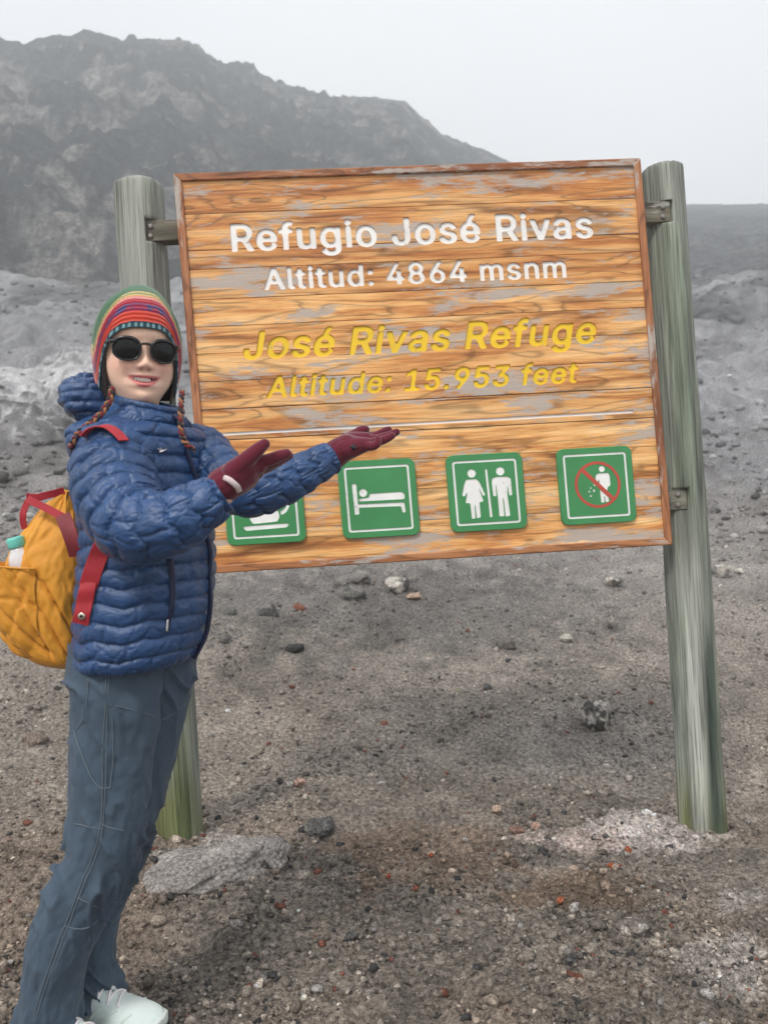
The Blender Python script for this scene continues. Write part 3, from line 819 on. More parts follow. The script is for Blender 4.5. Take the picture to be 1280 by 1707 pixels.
def post(top, bot, rtop, rbot, seed, notches, label, stripe):
    a = sign_local(*top, PYC, False); b_ = sign_local(*bot, PYC, False); b_ = b_ + (b_ - a) / np.linalg.norm(b_ - a) * .22
    L = np.linalg.norm(b_ - a); m, n = 150, 72
    t = np.concatenate([[0, 0, .002, .006, .012], np.linspace(.02, 1, m - 5)]); C = a + (b_ - a) * t[:, None]
    r = rtop + (rbot - rtop) * t; r[:5] = np.array([.55, .90, .955, .985, 1.0]) * rtop
    C[1] = a + (b_ - a) / L * .002; C[2] = a + (b_ - a) / L * .006; C[3] = a + (b_ - a) / L * .012; C[4] = a + (b_ - a) / L * .022
    G = tube_grid(C, r, n, (1, 0, 0))
    ang = np.arange(n) / n * 2 * math.pi; cx, sx = np.cos(ang), np.sin(ang)
    zz = (t * L)[:, None]
    dsp = .004 * fbm(cx[None] * 2 + seed, sx[None] * 2, zz * .9, 3, seed) + .0022 * fbm(cx[None] * 12, sx[None] * 12, zz * 1.5, 2, seed + 5)
    for _ in range(4):                                            # long drying checks
        a0 = random.uniform(0, 6.28); z0 = random.uniform(0, .6) * L; ln = random.uniform(.3, .9)
        da = np.angle(np.exp(1j * (ang[None] - a0 - .08 * np.sin(zz * 3 + a0))))
        dsp = dsp - .007 * np.exp(-(da / .06) ** 2) * sstep(0, .1, (zz - z0)) * (1 - sstep(ln - .15, ln, zz - z0))
    N = gnormals(G); cc = C[:, None]; out = (G - cc); out /= np.linalg.norm(out, axis=-1, keepdims=True) + 1e-9
    G = G + out * dsp[..., None]
    v, f = capped(G)
    bm = bmesh.new(); bv = [bm.verts.new(q) for q in v]; [bm.faces.new([bv[i] for i in q]) for q in f]
    bmesh.ops.recalc_face_normals(bm, faces=bm.faces[:]); me = bpy.data.meshes.new('post'); bm.to_mesh(me); bm.free()
    for (x0, x1, z0, z1) in notches:
        cv, cf = box(x0, x1, -.1, .066, z0, z1); me = cut(me, cv, cf)
    w = np.array([q.co[:] for q in me.vertices]); tz = np.clip((a[2] - w[:, 2]) / L, 0, 1)
    base = np.array([.225, .245, .205])[None] * np.ones((len(w), 1))
    nz = fbm(w[:, 0] * 6, w[:, 1] * 6, w[:, 2] * .8, 3, seed + 9)
    pal = np.array([.30, .31, .28]); k_ = sstep(-.2, .5, nz)[:, None] * .6; base = base * (1 - k_) + pal * k_
    mossy = np.array([.115, .125, .035]); k_ = (sstep(.80, .915, tz + .05 * nz))[:, None] * .85; base = base * (1 - k_) + mossy * k_
    an = np.arctan2(w[:, 1] - PYC, w[:, 0] - (a[0] + (b_[0] - a[0]) * tz))
    for (a0, wd, t0, t1, col, amt) in stripe:
        da = np.angle(np.exp(1j * (an - a0 - .25 * np.sin(tz * 5))))
        k_ = (np.exp(-(da / wd) ** 4) * sstep(t0, t0 + .08, tz) * (1 - sstep(t1 - .06, t1, tz)) * amt)[:, None]
        base = base * (1 - k_) + np.array(col) * k_
    add_color(me, base); smooth(me)
    o = link('post', me, post_m, sign); o['label'] = label; return o
bh = .041
post((231, 306), (297, 1392), .085, .088, 31, [(bt[0][0] - .022, bt[0][0] + .3, bt[0][2] - bh - .001, bt[0][2] + bh)],
     'left grey post with green mossy foot, behind the person', [(-.7, .5, .55, .98, (.10, .125, .055), .85), (-1.2, .8, .0, .5, (.25, .26, .225), .5), (-.3, .55, .12, .5, (.13, .15, .13), .6)])
post((1104, 279), (1172, 1384), .071, .090, 57, [(bt[1][0] - .3, bt[1][0] + .040, bt[1][2] - bh - .001, bt[1][2] + bh), (bb[0] - .3, bb[0] + .034, bb[2] - bh, bb[2] + bh)],
     'right grey post with a dark wet streak down its lower half', [(-1.15, .34, .60, .955, (.055, .075, .06), .9), (-1.85, .35, .5, .97, (.40, .41, .37), .8), (-.6, .3, .3, .9, (.19, .205, .15), .6), (-1.9, .6, .05, .5, (.15, .19, .14), .6)])
def beam(z_l, z_r, x_l, x_r, bolts_l, bolts_r):
    v, f = box(0, 1, .047, .100, -bh + .003, bh - .003, .003)
    v = v.copy(); t = v[:, 0].copy(); v[:, 0] = x_l + (x_r - x_l) * t; v[:, 2] += z_l + (z_r - z_l) * t
    me = raw_mesh('cross_beam', v, f); b_ = link('cross_beam', me, beam_m, sign)
    for (x, z) in bolts_l + bolts_r:
        C = np.array([(x, .050, z), (x, .046, z), (x, .0425, z), (x, .0405, z)]); G = tube_grid(C, [.010, .010, .0088, .0055], 14, (1, 0, 0))
        vv, ff = capped(G); m_ = raw_mesh('bolt', vv, ff); smooth(m_); link('bolt', m_, metal_m, b_)
zt = lambda x: bt[0][2] + (bt[1][2] - bt[0][2]) * (x - bt[0][0]) / (bt[1][0] - bt[0][0])
xl, xr = bt[0][0] - .036 + .012, bt[1][0] + .036
bl_ = [tuple(sign_local(px, py, .046, False)[[0, 2]]) for px, py in ((251, 377), (251, 393))]
br_ = [tuple(sign_local(px, py, .046, False)[[0, 2]]) for px, py in ((1105, 345), (1105, 361))]
beam(zt(xl), zt(xr), xl, xr, bl_, br_)
br2 = [tuple(sign_local(px, py, .046, False)[[0, 2]]) for px, py in ((1130, 825), (1130, 842))]
beam(bb[2] + .02, bb[2], bt[0][0] + .02, bb[0] + .030, [], br2)

# ------------------------------------------------------------------ the person
def cloth_mat(name, c, rough=.5, sheen=.0, weave=900, var=.08, spec=.5, wr=.0, coat=0.0, hi=None):
    m, nt, b = new_mat(name); mp_ = mapping(nt, (1, 1, 1))
    n = noise(nt, mp_, 14, 4, .6); w = noise(nt, mp_, weave, 2, .5); k_ = noise(nt, mapping(nt, (1, 1, 2.2)), 55, 4, .6, .8)
    r = ramp(nt, n.outputs[0], [(.3, tuple(x * (1 - var) for x in c)), (.7, tuple(x * (1 + var) for x in (hi or c)))])
    nt.links.new(r.outputs[0], b.inputs['Base Color']); b.inputs['Roughness'].default_value = rough
    b.inputs['Specular IOR Level'].default_value = spec; b.inputs['Sheen Weight'].default_value = sheen
    b.inputs['Sheen Roughness'].default_value = .4; b.inputs['Coat Weight'].default_value = coat; b.inputs['Coat Roughness'].default_value = .35
    h = math_n(nt, 'ADD', math_n(nt, 'MULTIPLY', w.outputs[0], .15), math_n(nt, 'MULTIPLY', k_.outputs[0], wr))
    bump(nt, b, h, .5, .004); return m
def tint_mat(name, rough=.8, sheen=.2, weave=600, bump_s=.5, sss=0.0, spec=.4):
    m, nt, b = new_mat(name); at = nt.nodes.new('ShaderNodeVertexColor'); at.layer_name = 'tint'
    mp_ = mapping(nt, (1, 1, 1)); n = noise(nt, mp_, weave, 3, .6); r = ramp(nt, n.outputs[0], [(.3, .90), (.7, 1.08)])
    nt.links.new(mix(nt, 1.0, at.outputs[0], r.outputs[0], 'MULTIPLY'), b.inputs['Base Color'])
    b.inputs['Roughness'].default_value = rough; b.inputs['Sheen Weight'].default_value = sheen; b.inputs['Specular IOR Level'].default_value = spec
    if sss: b.inputs['Subsurface Weight'].default_value = sss; b.inputs['Subsurface Radius'].default_value = (.012, .005, .003); b.inputs['Subsurface Scale'].default_value = .5
    bump(nt, b, n.outputs[0], bump_s, .0012); return m
jacket_m = cloth_mat('blue_nylon', (.011, .050, .150), .32, .05, 1500, .12, .55, 1.1, hi=(.015, .060, .172))
jdark_m = cloth_mat('navy_tape', (.010, .018, .06), .5)
trouser_m = cloth_mat('slate_twill', (.057, .086, .122), .8, .10, 1100, .10, .3, .35)
seam_m = cloth_mat('seam_thread', (.14, .17, .195), .8)
glove_m = cloth_mat('burgundy_fleece', (.115, .012, .026), .9, .5, 500, .12, .25, .25)
red_m = cloth_mat('red_webbing', (.40, .018, .030), .6, .1, 700, .10)
dred_m = cloth_mat('dark_red_webbing', (.19, .012, .02), .6, .1, 700, .10)
yellow_m = cloth_mat('mustard_canvas', (.66, .275, .020), .6, .15, 800, .06, .4, .5, hi=(.70, .31, .03))
skin_m = tint_mat('skin', .48, .05, 350, .12, .18, .45)
hat_m = tint_mat('alpaca_knit', .95, .4, 420, .8)
hair_m = simple_mat('dark_hair', (.018, .012, .010), .45, .3, 200)
black_m = simple_mat('black_acetate', (.008, .008, .009), .25, .1, 50)
shoe_m = cloth_mat('mint_mesh', (.60, .68, .66), .85, .2, 330, .10, .2, .9)
sole_m = cloth_mat('pale_foam', (.62, .68, .64), .7, 0, 300, .06)
white_m = simple_mat('white_cloth', (.78, .74, .74), .8, .05, 60)
lining_m = simple_mat('pink_lining', (.60, .50, .49), .85, .06, 60)
tooth_m = simple_mat('tooth', (.82, .80, .75), .25, .03, 60)
def lens_mat():
    m, nt, b = new_mat('dark_lens'); n = noise(nt, mapping(nt, (1, 1, 1)), 8, 2)
    r = ramp(nt, n.outputs[0], [(0, (.004, .005, .005)), (1, (.009, .010, .010))]); nt.links.new(r.outputs[0], b.inputs['Base Color'])
    b.inputs['Roughness'].default_value = .05; b.inputs['Specular IOR Level'].default_value = .22; return m
lens_m = lens_mat()

pb = P(140, 1725, 1.70)
person = thing('person', (pb[0], pb[1], float(ground_z(pb[0], pb[1]))), 'person in blue quilted jacket, striped knit hat and sunglasses presenting the sign', 'person')

def quilt(s, t, h, L, A, seed=0, wr=1.0):
    """puffy brick-stitched baffles: s along the garment, t around it (metres)"""
    s2 = s + .14 * h * vnoise(t * 9, s * 3, seed, 5)
    row = s2 / h; i = np.floor(row); fr = row - i
    col = t / L + .5 * (i % 2) + .13 * vnoise(i * 3.1, t * 2, seed, 8); fc = col - np.floor(col)
    e1 = np.abs(2 * fr - 1); e2 = np.abs(2 * fc - 1)
    puff = .72 * (1 - e1 ** 7) + .28 * (1 - e1 ** 2)
    pc = 1 - .75 * e2 ** (L / h * 7)
    # puckers that run out from the stitching and die away inside the baffle
    pk_ = np.abs(vnoise(t * 95 + 6 * vnoise(s * 12, t * 7, seed, 3), i * 7.7 + fr * 1.6, seed, 9)) * e1 ** 1.5
    cr2 = (1 - np.abs(vnoise(t * 30 + s * 22, s * 30 - t * 16, seed, 22))) ** 9
    return A * puff * pc - wr * (.0040 * pk_ + .0026 * cr2) + wr * .0010 * vnoise(t * 60, s * 60, seed, 14) - .5 * A

# ---- jacket torso
TOR = np.array([(224, 1101, 1.70, .150, .108, .115, 72, 0), (226, 1100, 1.70, .172, .126, .130, 72, 0), (230, 1086, 1.70, .184, .140, .142, 72, 0), (236, 1060, 1.70, .190, .148, .150, 72, 0), (242, 1000, 1.70, .192, .156, .154, 72, 0),
                (244, 930, 1.70, .190, .152, .150, 70, 0), (243, 860, 1.69, .188, .146, .148, 66, 0), (241, 800, 1.69, .190, .139, .145, 58, 0), (240, 757, 1.68, .188, .126, .138, 52, 0),
                (239, 730, 1.68, .168, .110, .124, 50, .0), (239, 712, 1.68, .128, .098, .108, 50, .006), (242, 698, 1.675, .095, .086, .090, 48, .012), (244, 686, 1.67, .080, .078, .080, 45, .016),
                (245, 672, 1.67, .077, .076, .078, 45, .020), (245, 668, 1.67, .074, .073, .075, 45, .020), (245, 671, 1.67, .068, .066, .068, 45, .020), (244, 690, 1.67, .062, .058, .06, 45, .012)])
TOR[:9, 3:6] *= .885; TOR[:9, 0] += 2; TOR[:, 6] += 13
KT = 26
A_ = crom(TOR, KT); nU = 280
th = np.arange(nU) / nU * 2 * math.pi
def torso_point(A_, th):
    C = np.array([P(*q[:3]) for q in A_]); an = np.radians(A_[:, 6])
    Fd = np.sin(an)[:, None] * RGT - np.cos(an)[:, None] * FWD; Lr = -np.cos(an)[:, None] * RGT - np.sin(an)[:, None] * FWD
    c, s = np.cos(th), np.sin(th)
    bb_ = np.where(c[None] > 0, A_[:, 4:5], A_[:, 5:6])
    cs = np.sign(c) * np.abs(c) ** .9; sn = np.sign(s) * np.abs(s) ** .9
    return C[:, None] + (bb_ * cs[None])[..., None] * Fd[:, None] + (A_[:, 3:4] * sn[None])[..., None] * Lr[:, None] - (A_[:, 7:8] * c[None])[..., None] * UPV
TG = torso_point(A_, th)
N_ = gnormals(TG); cen = TG.mean(1, keepdims=True)
if ((TG - cen) * N_).sum() < 0: N_ = -N_
sl = np.concatenate([[0], np.cumsum(np.linalg.norm(np.diff(TG.mean(1), axis=0), axis=1))])
S_, Tt = np.meshgrid(sl, th * .165, indexing='ij')
env = np.ones(len(sl)); env[:KT] = np.linspace(.2, 1, KT); env[-4 * KT:] = .55; env[-3 * KT:] = .25
TG2 = TG + N_ * (quilt(S_ + .012 * np.abs(((Tt / .12) % 1) * 2 - 1) * sstep(.10, .2, Tt) * (1 - sstep(.85, .95, Tt)), Tt, .038, .14, .0078, 3) * env[:, None])[..., None]
# broad folds: waist gathers towards the side pocket
TG2 = TG2 + N_ * (.004 * fbm(Tt * 6, S_ * 9, 0, 3, 71) * np.minimum(1, env[:, None]))[..., None]
v, f = capped(TG2)
jacket = part('jacket', v, f, jacket_m, person)

def sleeve(pts, seed, n=170, k=40, A=.0072, label=None, h=.042, open_end=True):
    a_ = np.array(pts); W = np.array([P(*q[:3]) for q in a_]); Q = crom(np.column_stack([W, a_[:, 3]]), k)
    C, r = Q[:, :3], Q[:, 3]
    G = tube_grid(C, r, n, -FWD)
    N = gnormals(G); 
    if ((G - C[:, None]) * N).sum() < 0: N = -N
    s = np.concatenate([[0], np.cumsum(np.linalg.norm(np.diff(C, axis=0), axis=1))]); aa = np.arange(n) / n * 2 * math.pi
    S, T = np.meshgrid(s, aa * .085, indexing='ij')
    cv = np.linalg.norm(np.gradient(np.gradient(C, axis=0), axis=0), axis=1); cv = cv / cv.max()
    e = np.ones(len(s)); e[-8:] = np.linspace(1, .35, 8)
    zig = S + .010 * np.abs(((T / .085) % 1) * 2 - 1)
    d = quilt(zig, T, h, .11, A, seed) * e[:, None] + .002 * fbm(T * 7, S * 14, seed, 3, seed)
    # bunching inside the elbow
    inner = vnoise(S * 85, T * 6, seed, 33)
    d = d + .0035 * inner * cv[:, None]
    G = G + N * d[..., None]
    if open_end:                                                   # turned-in cuff
        X_ = G[-1:] * .0 + C[-1]; G = np.concatenate([G, C[-1] + (G[-1:] - C[-1]) * .90, C[-1] + (G[-3:-2] - C[-3]) * .82], 0)
    v, f = capped(G)
    o = part('sleeve', v, f, jacket_m, jacket)
    if label: o['label'] = label
    return G
near_pts = [(202, 730, 1.62, .052), (194, 752, 1.585, .074), (190, 790, 1.545, .0815), (200, 838, 1.495, .081), (226, 872, 1.45, .073), (270, 876, 1.42, .062), (325, 850, 1.415, .050), (372, 822, 1.42, .038)]
far_pts = [(305, 738, 1.78, .055), (332, 758, 1.78, .070), (358, 786, 1.73, .063), (392, 816, 1.67, .054), (434, 819, 1.645, .050), (494, 794, 1.665, .0445), (552, 762, 1.70, .0365)]
NSG = sleeve(near_pts, 11, label='near sleeve bent at the elbow')
sleeve(far_pts, 23, A=.0062, label='far sleeve reaching toward the sign')

# hood bunched behind the neck
hc_ = P(160, 674, 1.70); m_, n_ = 100, 140
lat = np.linspace(.02, math.pi - .02, m_)[:, None]; lon = (np.arange(n_) / n_ * 2 * math.pi)[None]
ex, ey, ez = .068, .11, .060
G = hc_ + (ex * np.sin(lat) * np.cos(lon))[..., None] * RGT + (ey * np.sin(lat) * np.sin(lon))[..., None] * FWD + (ez * np.cos(lat) + .18 * ex * np.sin(lat) * np.cos(lon) * -1)[..., None] * UPV
N = gnormals(G); N = N if ((G - hc_) * N).sum() > 0 else -N
S, T = np.broadcast_arrays(lat * .085, lon * .075)
G = G + N * (quilt(S + .35 * T, T, .034, .075, .0065, 5) + .007 * fbm(S * 14, T * 14, 1, 3, 3))[..., None]
v, f = capped(G); part('hood', v, f, jacket_m, jacket, label='quilted hood bunched behind the neck')
# zip, pocket zip, chest mark
def on_torso(py, theta, lift=.004):
    i = np.interp(py, A_[::-1, 1][17 * 3:], np.arange(len(A_))[::-1][17 * 3:]) if False else int(np.argmin(np.abs(A_[:14 * KT, 1] - py)))
    j = int(round((theta / (2 * math.pi)) * nU)) % nU
    return TG2[i, j] + N_[i, j] * lift
zp = [on_torso(y, 0.0) for y in (1092, 1060, 1030, 1000, 960, 920, 880, 840, 800, 770, 745, 728, 715, 702, 692, 684)]
v, f = ribbon(zp, .010, .005, np.cross(FWD, UPV) * -1 + FWD * .3, 4); part('zip', v, f, jdark_m, jacket)
pz = [on_torso(y, t_) for y, t_ in ((925, .78), (950, .78), (975, .78), (1000, .78), (1020, .78), (1036, .78))]
v, f = ribbon(pz, .012, .004, RGT, 4); pk = part('pocket_zip', v, f, jdark_m, jacket)
v, f = round_tube([pz[-2] - FWD * .004, pz[-1] - FWD * .004], [.0028, .0028], 8); part('zip_pull', v, f, simple_mat('silver_metal', (.6, .6, .6), .3, .05, 50, metallic=1), pk)
c_ = on_torso(757, .40, .002)
mk = [(-.012, .004), (-.003, .001), (.000, .006), (.004, 0), (.013, .002), (.004, -.003), (-.004, -.006), (-.002, -.002)]
mkv = [c_ + a_ * (RGT * .9 + FWD * .35) + b_ * UPV for a_, b_ in mk]
mkv += [q - (RGT * -.3 + FWD) * .002 for q in mkv]
part('chest_mark', np.array(mkv), [list(range(8)), list(range(8, 16))[::-1]] + [[i, (i + 1) % 8, (i + 1) % 8 + 8, i + 8] for i in range(8)], white_m, jacket)

# ---- trousers
def leg(pts, seed, n=110, k=24):
    a_ = np.array(pts); W = np.array([P(*q[:3]) for q in a_]); Q = crom(np.column_stack([W, a_[:, 3]]), k)
    C, r = Q[:, :3], Q[:, 3]; G = tube_grid(C, r, n, RGT, r * .95)
    N = gnormals(G); N = N if ((G - C[:, None]) * N).sum() > 0 else -N
    s = np.concatenate([[0], np.cumsum(np.linalg.norm(np.diff(C, axis=0), axis=1))]); aa = np.arange(n) / n * 2 * math.pi
    S, T = np.meshgrid(s, aa, indexing='ij'); cx, sx = np.cos(T), np.sin(T)
    w1 = fbm(cx * 1.6 + seed, sx * 1.6, S * 9 + .8 * cx, 4, seed)
    cr_ = 1 - np.abs(vnoise(cx * 1.3, sx * 1.3 + seed, S * 17 - 1.6 * cx + 1.2 * sx, seed + 4))
    kn = np.exp(-((S - s[-1] * .55) / .10) ** 2) + .8 * np.exp(-((S - s[-1] * .12) / .07) ** 2) + .8 * np.exp(-((S - s[-1] * .97) / .06) ** 2)
    G = G + N * (.0040 * w1 + .019 * (cr_ ** 6 - .17) * (.14 + kn) + .0018 * fbm(cx * 6, sx * 6, S * 40, 2, seed + 7))[..., None]
    G = np.concatenate([G, C[-1] + (G[-1:] - C[-1]) * .93, C[-4] + (G[-4:-3] - C[-4]) * .88], 0)
    return G, N, s
nearL = [(196, 1070, 1.665, .098), (195, 1120, 1.66, .098), (192, 1200, 1.655, .094), (185, 1290, 1.65, .085), (180, 1360, 1.645, .079), (166, 1440, 1.64, .076), (132, 1503, 1.635, .075), (111, 1550, 1.63, .069), (94, 1605, 1.63, .065), (83, 1668, 1.635, .063), (77, 1738, 1.64, .066)]
farL = [(258, 1070, 1.75, .088), (254, 1120, 1.755, .090), (244, 1190, 1.76, .088), (229, 1268, 1.765, .083), (206, 1352, 1.77, .078), (180, 1433, 1.775, .073), (157, 1515, 1.775, .064), (148, 1580, 1.775, .059), (152, 1630, 1.775, .058), (158, 1674, 1.765, .066)]
G1, NL1, s1 = leg(nearL, 41); G2, NL2, s2_ = leg(farL, 52)
v, f = join([capped(G1), capped(G2)])
trousers = part('trousers', v, f, trouser_m, person)
def leg_pt(G, Nn, tv, ua, lift=.0015):
    i = int(round(tv * (Nn.shape[0] - 1))); j = int(round(ua / (2 * math.pi) * G.shape[1])) % G.shape[1]
    return G[i, j] + Nn[i, j] * lift
def uv_for(G, px, py, front=True):
    """grid place on a leg that shows at a photo pixel"""
    d = G - CAM; z = d @ FWD; X = 640 + FPX * (d @ RGT) / z; Y = 853.5 - FPX * (d @ UPV) / z
    cz = z.mean(1, keepdims=True); e = (X - px) ** 2 + (Y - py) ** 2 + np.where(z < cz, 0, 1e6)
    return np.unravel_index(int(np.argmin(e)), e.shape)
def stitch(G, Nn, pix, r=.0011, name='seam'):
    pts = []
    pix = np.array(pix, float); dense = crom(pix, 5)
    for px, py in dense:
        i, j = uv_for(G, px, py); i = min(i, Nn.shape[0] - 1); pts.append(G[i, j] + Nn[i, j] * .0012)
    pts = np.array(pts)
    for _ in range(6): pts[1:-1] = (pts[:-2] + 2 * pts[1:-1] + pts[2:]) / 4
    pts = list(pts - FWD * .0012)
    q = [pts[0]]
    for p_ in pts[1:]:
        if np.linalg.norm(p_ - q[-1]) > .006: q.append(p_)
    if len(q) < 3: return
    v, f = round_tube(q, [r] * len(q), 6, 2); part(name, v, f, seam_m, trousers)
for dx in (0, 5):
    stitch(G1, NL1, [(178 + dx, 1105), (176 + dx, 1160), (174 + dx, 1220), (170 + dx, 1300), (169 + dx, 1370), (158 + dx, 1420), (140 + dx, 1462), (120 + dx, 1515), (98 + dx, 1570), (76 + dx, 1630), (56 + dx, 1690)], .0008)
stitch(G1, NL1, [(186, 1195), (190, 1260), (183, 1312)], .0008)
stitch(G1, NL1, [(125, 1218), (135, 1255), (150, 1290), (166, 1314), (184, 1313)], .0010)
stitch(G1, NL1, [(147, 1108), (147, 1150), (143, 1195), (128, 1217)], .0008)
stitch(G1, NL1, [(126, 1372), (148, 1378), (170, 1382)], .0009); stitch(G1, NL1, [(172, 1376), (190, 1382), (206, 1384)], .0009)
stitch(G1, NL1, [(130, 1495), (148, 1505), (163, 1512)], .0009); stitch(G1, NL1, [(108, 1543), (128, 1549), (150, 1544), (166, 1530)], .0009)
stitch(G1, NL1, [(184, 1175), (210, 1180), (240, 1188), (258, 1195)], .0009); stitch(G1, NL1, [(190, 1128), (205, 1117), (222, 1104)], .0009)
stitch(G2, NL2, [(272, 1200), (292, 1188), (310, 1172)], .0009)
v, f = ribbon([leg_pt(G1, NL1, *t_) for t_ in ()] or [P(121, 1146, 1.60), P(129, 1146, 1.585), P(137, 1146, 1.575)], .010, .002, UPV, 3); part('cloth_tag', v, f, seam_m, trousers)

# ---- gloves
def glove(chains, label, tagp=None):
    sh = []
    for pts in chains:
        W = [P(*q[:3]) for q in pts]; sh.append(round_tube(W, [q[3] for q in pts], 14, 4))
    v, f = join(sh); me = fuse(v, f, .0022, 4, .5)
    w = np.array([q.co[:] for q in me.vertices]); w -= np.array(person.location); me.vertices.foreach_set('co', w.ravel()); smooth(me)
    o = link('glove', me, glove_m, person); o['label'] = label; return o
gn = glove([[(374, 808, 1.42, .034), (392, 797, 1.42, .033), (405, 789, 1.425, .031)], [(392, 792, 1.41, .028), (415, 779, 1.42, .027), (430, 776, 1.425, .017)], [(398, 803, 1.44, .026), (415, 792, 1.45, .024), (426, 786, 1.455, .016)],
            [(388, 786, 1.40, .020), (408, 769, 1.395, .0165), (428, 751, 1.395, .0135), (441, 740, 1.40, .0105)],
            [(424, 773, 1.42, .0135), (447, 767, 1.425, .0125), (466, 760, 1.43, .0115), (478, 756, 1.435, .0095)],
            [(424, 779, 1.44, .0135), (447, 772, 1.45, .0125), (466, 765, 1.46, .0115), (481, 759, 1.467, .0095)],
            [(421, 784, 1.46, .013), (443, 777, 1.47, .012), (461, 770, 1.482, .011), (473, 765, 1.49, .009)],
            [(417, 789, 1.475, .012), (434, 784, 1.487, .011), (449, 778, 1.498, .010), (459, 774, 1.505, .0085)]], 'burgundy glove on the near hand, thumb raised')
gf = glove([[(552, 762, 1.70, .033), (566, 752, 1.70, .031), (578, 745, 1.70, .029)], [(572, 745, 1.71, .027), (592, 737, 1.72, .024), (610, 733, 1.725, .018)], [(574, 750, 1.69, .026), (594, 744, 1.695, .022), (611, 741, 1.70, .016)],
            [(580, 733, 1.735, .016), (592, 725, 1.745, .0135), (602, 718, 1.75, .012), (609, 716, 1.75, .010)],
            [(612, 731, 1.735, .0115), (628, 726, 1.745, .0105), (641, 719, 1.752, .0095), (648, 716, 1.755, .0082)],
            [(614, 735, 1.72, .0115), (633, 731, 1.725, .0108), (650, 725, 1.73, .0098), (661, 720, 1.732, .0085)],
            [(613, 739, 1.705, .011), (630, 736, 1.705, .0105), (645, 731, 1.708, .0095), (654, 726, 1.71, .008)],
            [(608, 743, 1.69, .0105), (621, 744, 1.685, .010), (629, 739, 1.683, .0092), (630, 732, 1.685, .008)]], 'burgundy glove on the far outstretched hand')
v, f = ribbon([P(584, 741, 1.672), P(588, 744, 1.67), P(592, 749, 1.67)], .011, .003, RGT, 3); part('glove_tag', v, f, black_m, gf)
v, f = ribbon([P(372, 795, 1.392), P(381, 799, 1.381), P(389, 805, 1.379), P(396, 812, 1.383), P(399, 819, 1.392)], .010, .005, RGT * .6 + UPV * .7 - FWD * .3, 5)
part('glove_lining', v, f, lining_m, gn)

# ---- head and body (one continuous surface)
HY, HP_ = math.radians(27), math.radians(6)                    # turned towards the camera, which stands to the right of the head
FH = math.sin(HY) * RGT - math.cos(HY) * FWD; RH = math.cos(HY) * RGT + math.sin(HY) * FWD; UH = UPV.copy()
FH, UH = math.cos(HP_) * FH - math.sin(HP_) * UH, math.cos(HP_) * UH + math.sin(HP_) * FH
HO = P(243, 582, 1.572) - .096 * FH
def hw_(x, y, z): return HO + np.asarray(x)[..., None] * RH + np.asarray(y)[..., None] * FH + np.asarray(z)[..., None] * UH
prof = np.array([(.126, .006, .006, .010), (.122, .028, .028, .034), (.110, .048, .052, .066), (.090, .063, .073, .086), (.060, .0755, .086, .098), (.030, .0790, .089, .103), (.0, .0800, .085, .103), (-.030, .0790, .086, .099),
                 (-.050, .0745, .087, .094), (-.070, .0655, .0865, .086), (-.086, .0545, .0845, .078), (-.099, .046, .079, .070), (-.108, .044, .069, .066), (-.114, .045, .052, .064), (-.126, .047, .038, .062), (-.160, .050, .034, .060), (-.21, .055, .034, .062), (-.25, .07, .05, .07)])
pr = crom(prof, 10); nh = 240
# denser in front
ph = np.arange(nh) / nh * 2 * math.pi; ph = ph - .45 * np.sin(ph)
z_ = pr[:, 0][:, None]; x_ = pr[:, 1][:, None] * np.sign(np.sin(ph)) * np.abs(np.sin(ph))[None] ** .92
y_ = np.where(np.cos(ph)[None] > 0, pr[:, 2][:, None], pr[:, 3][:, None]) * np.cos(ph)[None]
fr = sstep(.15, .5, np.cos(ph))[None]
def g2(cx, cz, sx, sz): return np.exp(-((x_ - cx) / sx) ** 2 - ((z_ - cz) / sz) ** 2)
nh_ = np.interp(pr[:, 0], [-.046, -.041, -.036, -.029, -.016, .0, .02], [0, .003, .014, .0195, .012, .006, 0])[:, None]
ns_ = np.interp(pr[:, 0], [-.04, -.028, .0, .02], [.012, .0105, .0075, .008])[:, None]
zu = -.0555 - .0012 * np.cos(x_ / .032 * 1.57); zl = -.0675 + .0115 * (x_ / .031) ** 2
mouth = (np.abs(x_) < .0295) & (z_ < zu) & (z_ > zl)
dy = nh_ * np.exp(-(x_ / ns_) ** 2) + .0085 * (g2(.0125, -.034, .006, .006) + g2(-.0125, -.034, .006, .006)) + .0085 * (g2(.040, -.032, .018, .016) + g2(-.040, -.032, .018, .016)) \
     - .007 * (g2(.031, .0, .014, .010) + g2(-.031, .0, .014, .010)) + .004 * g2(0, .032, .05, .012) + .006 * g2(0, -.098, .016, .012) \
     + .0045 * g2(0, -.0530, .024, .0035) + .006 * g2(0, -.0715, .022, .0045) - .003 * (g2(.035, -.057, .006, .008) + g2(-.035, -.057, .006, .008)) - .003 * g2(0, -.082, .02, .005) - .009 * mouth
y_ = y_ + dy * fr
HG = hw_(x_ + 0 * y_, y_, z_ + 0 * y_)
shp = [capped(HG)]
tin = A_[[k_ * KT for k_ in range(3, 12)]].copy(); tin[:, 3:6] *= .80
tin[:, 3:6] *= .93; shp.append(capped(torso_point(tin, np.arange(40) / 40 * 2 * math.pi)))
for pts, kk in ((near_pts, .62), (far_pts, .62), (nearL, .70), (farL, .70)):
    shp.append(round_tube([P(*q[:3]) for q in pts], [q[3] * kk for q in pts], 20, 3))
v, f = join(shp); bme = fuse(v, f, .0034, 2, .35)
w = np.array([q.co[:] for q in bme.vertices]); dl = w - HO; hx, hy_, hz_ = dl @ RH, dl @ FH, dl @ UH
colr = np.array([.90, .60, .45])[None] * np.ones((len(w), 1))
def gb(cx, cz, sx, sz): return (np.exp(-((hx - cx) / sx) ** 2 - ((hz_ - cz) / sz) ** 2) * (hy_ > .02))[:, None]
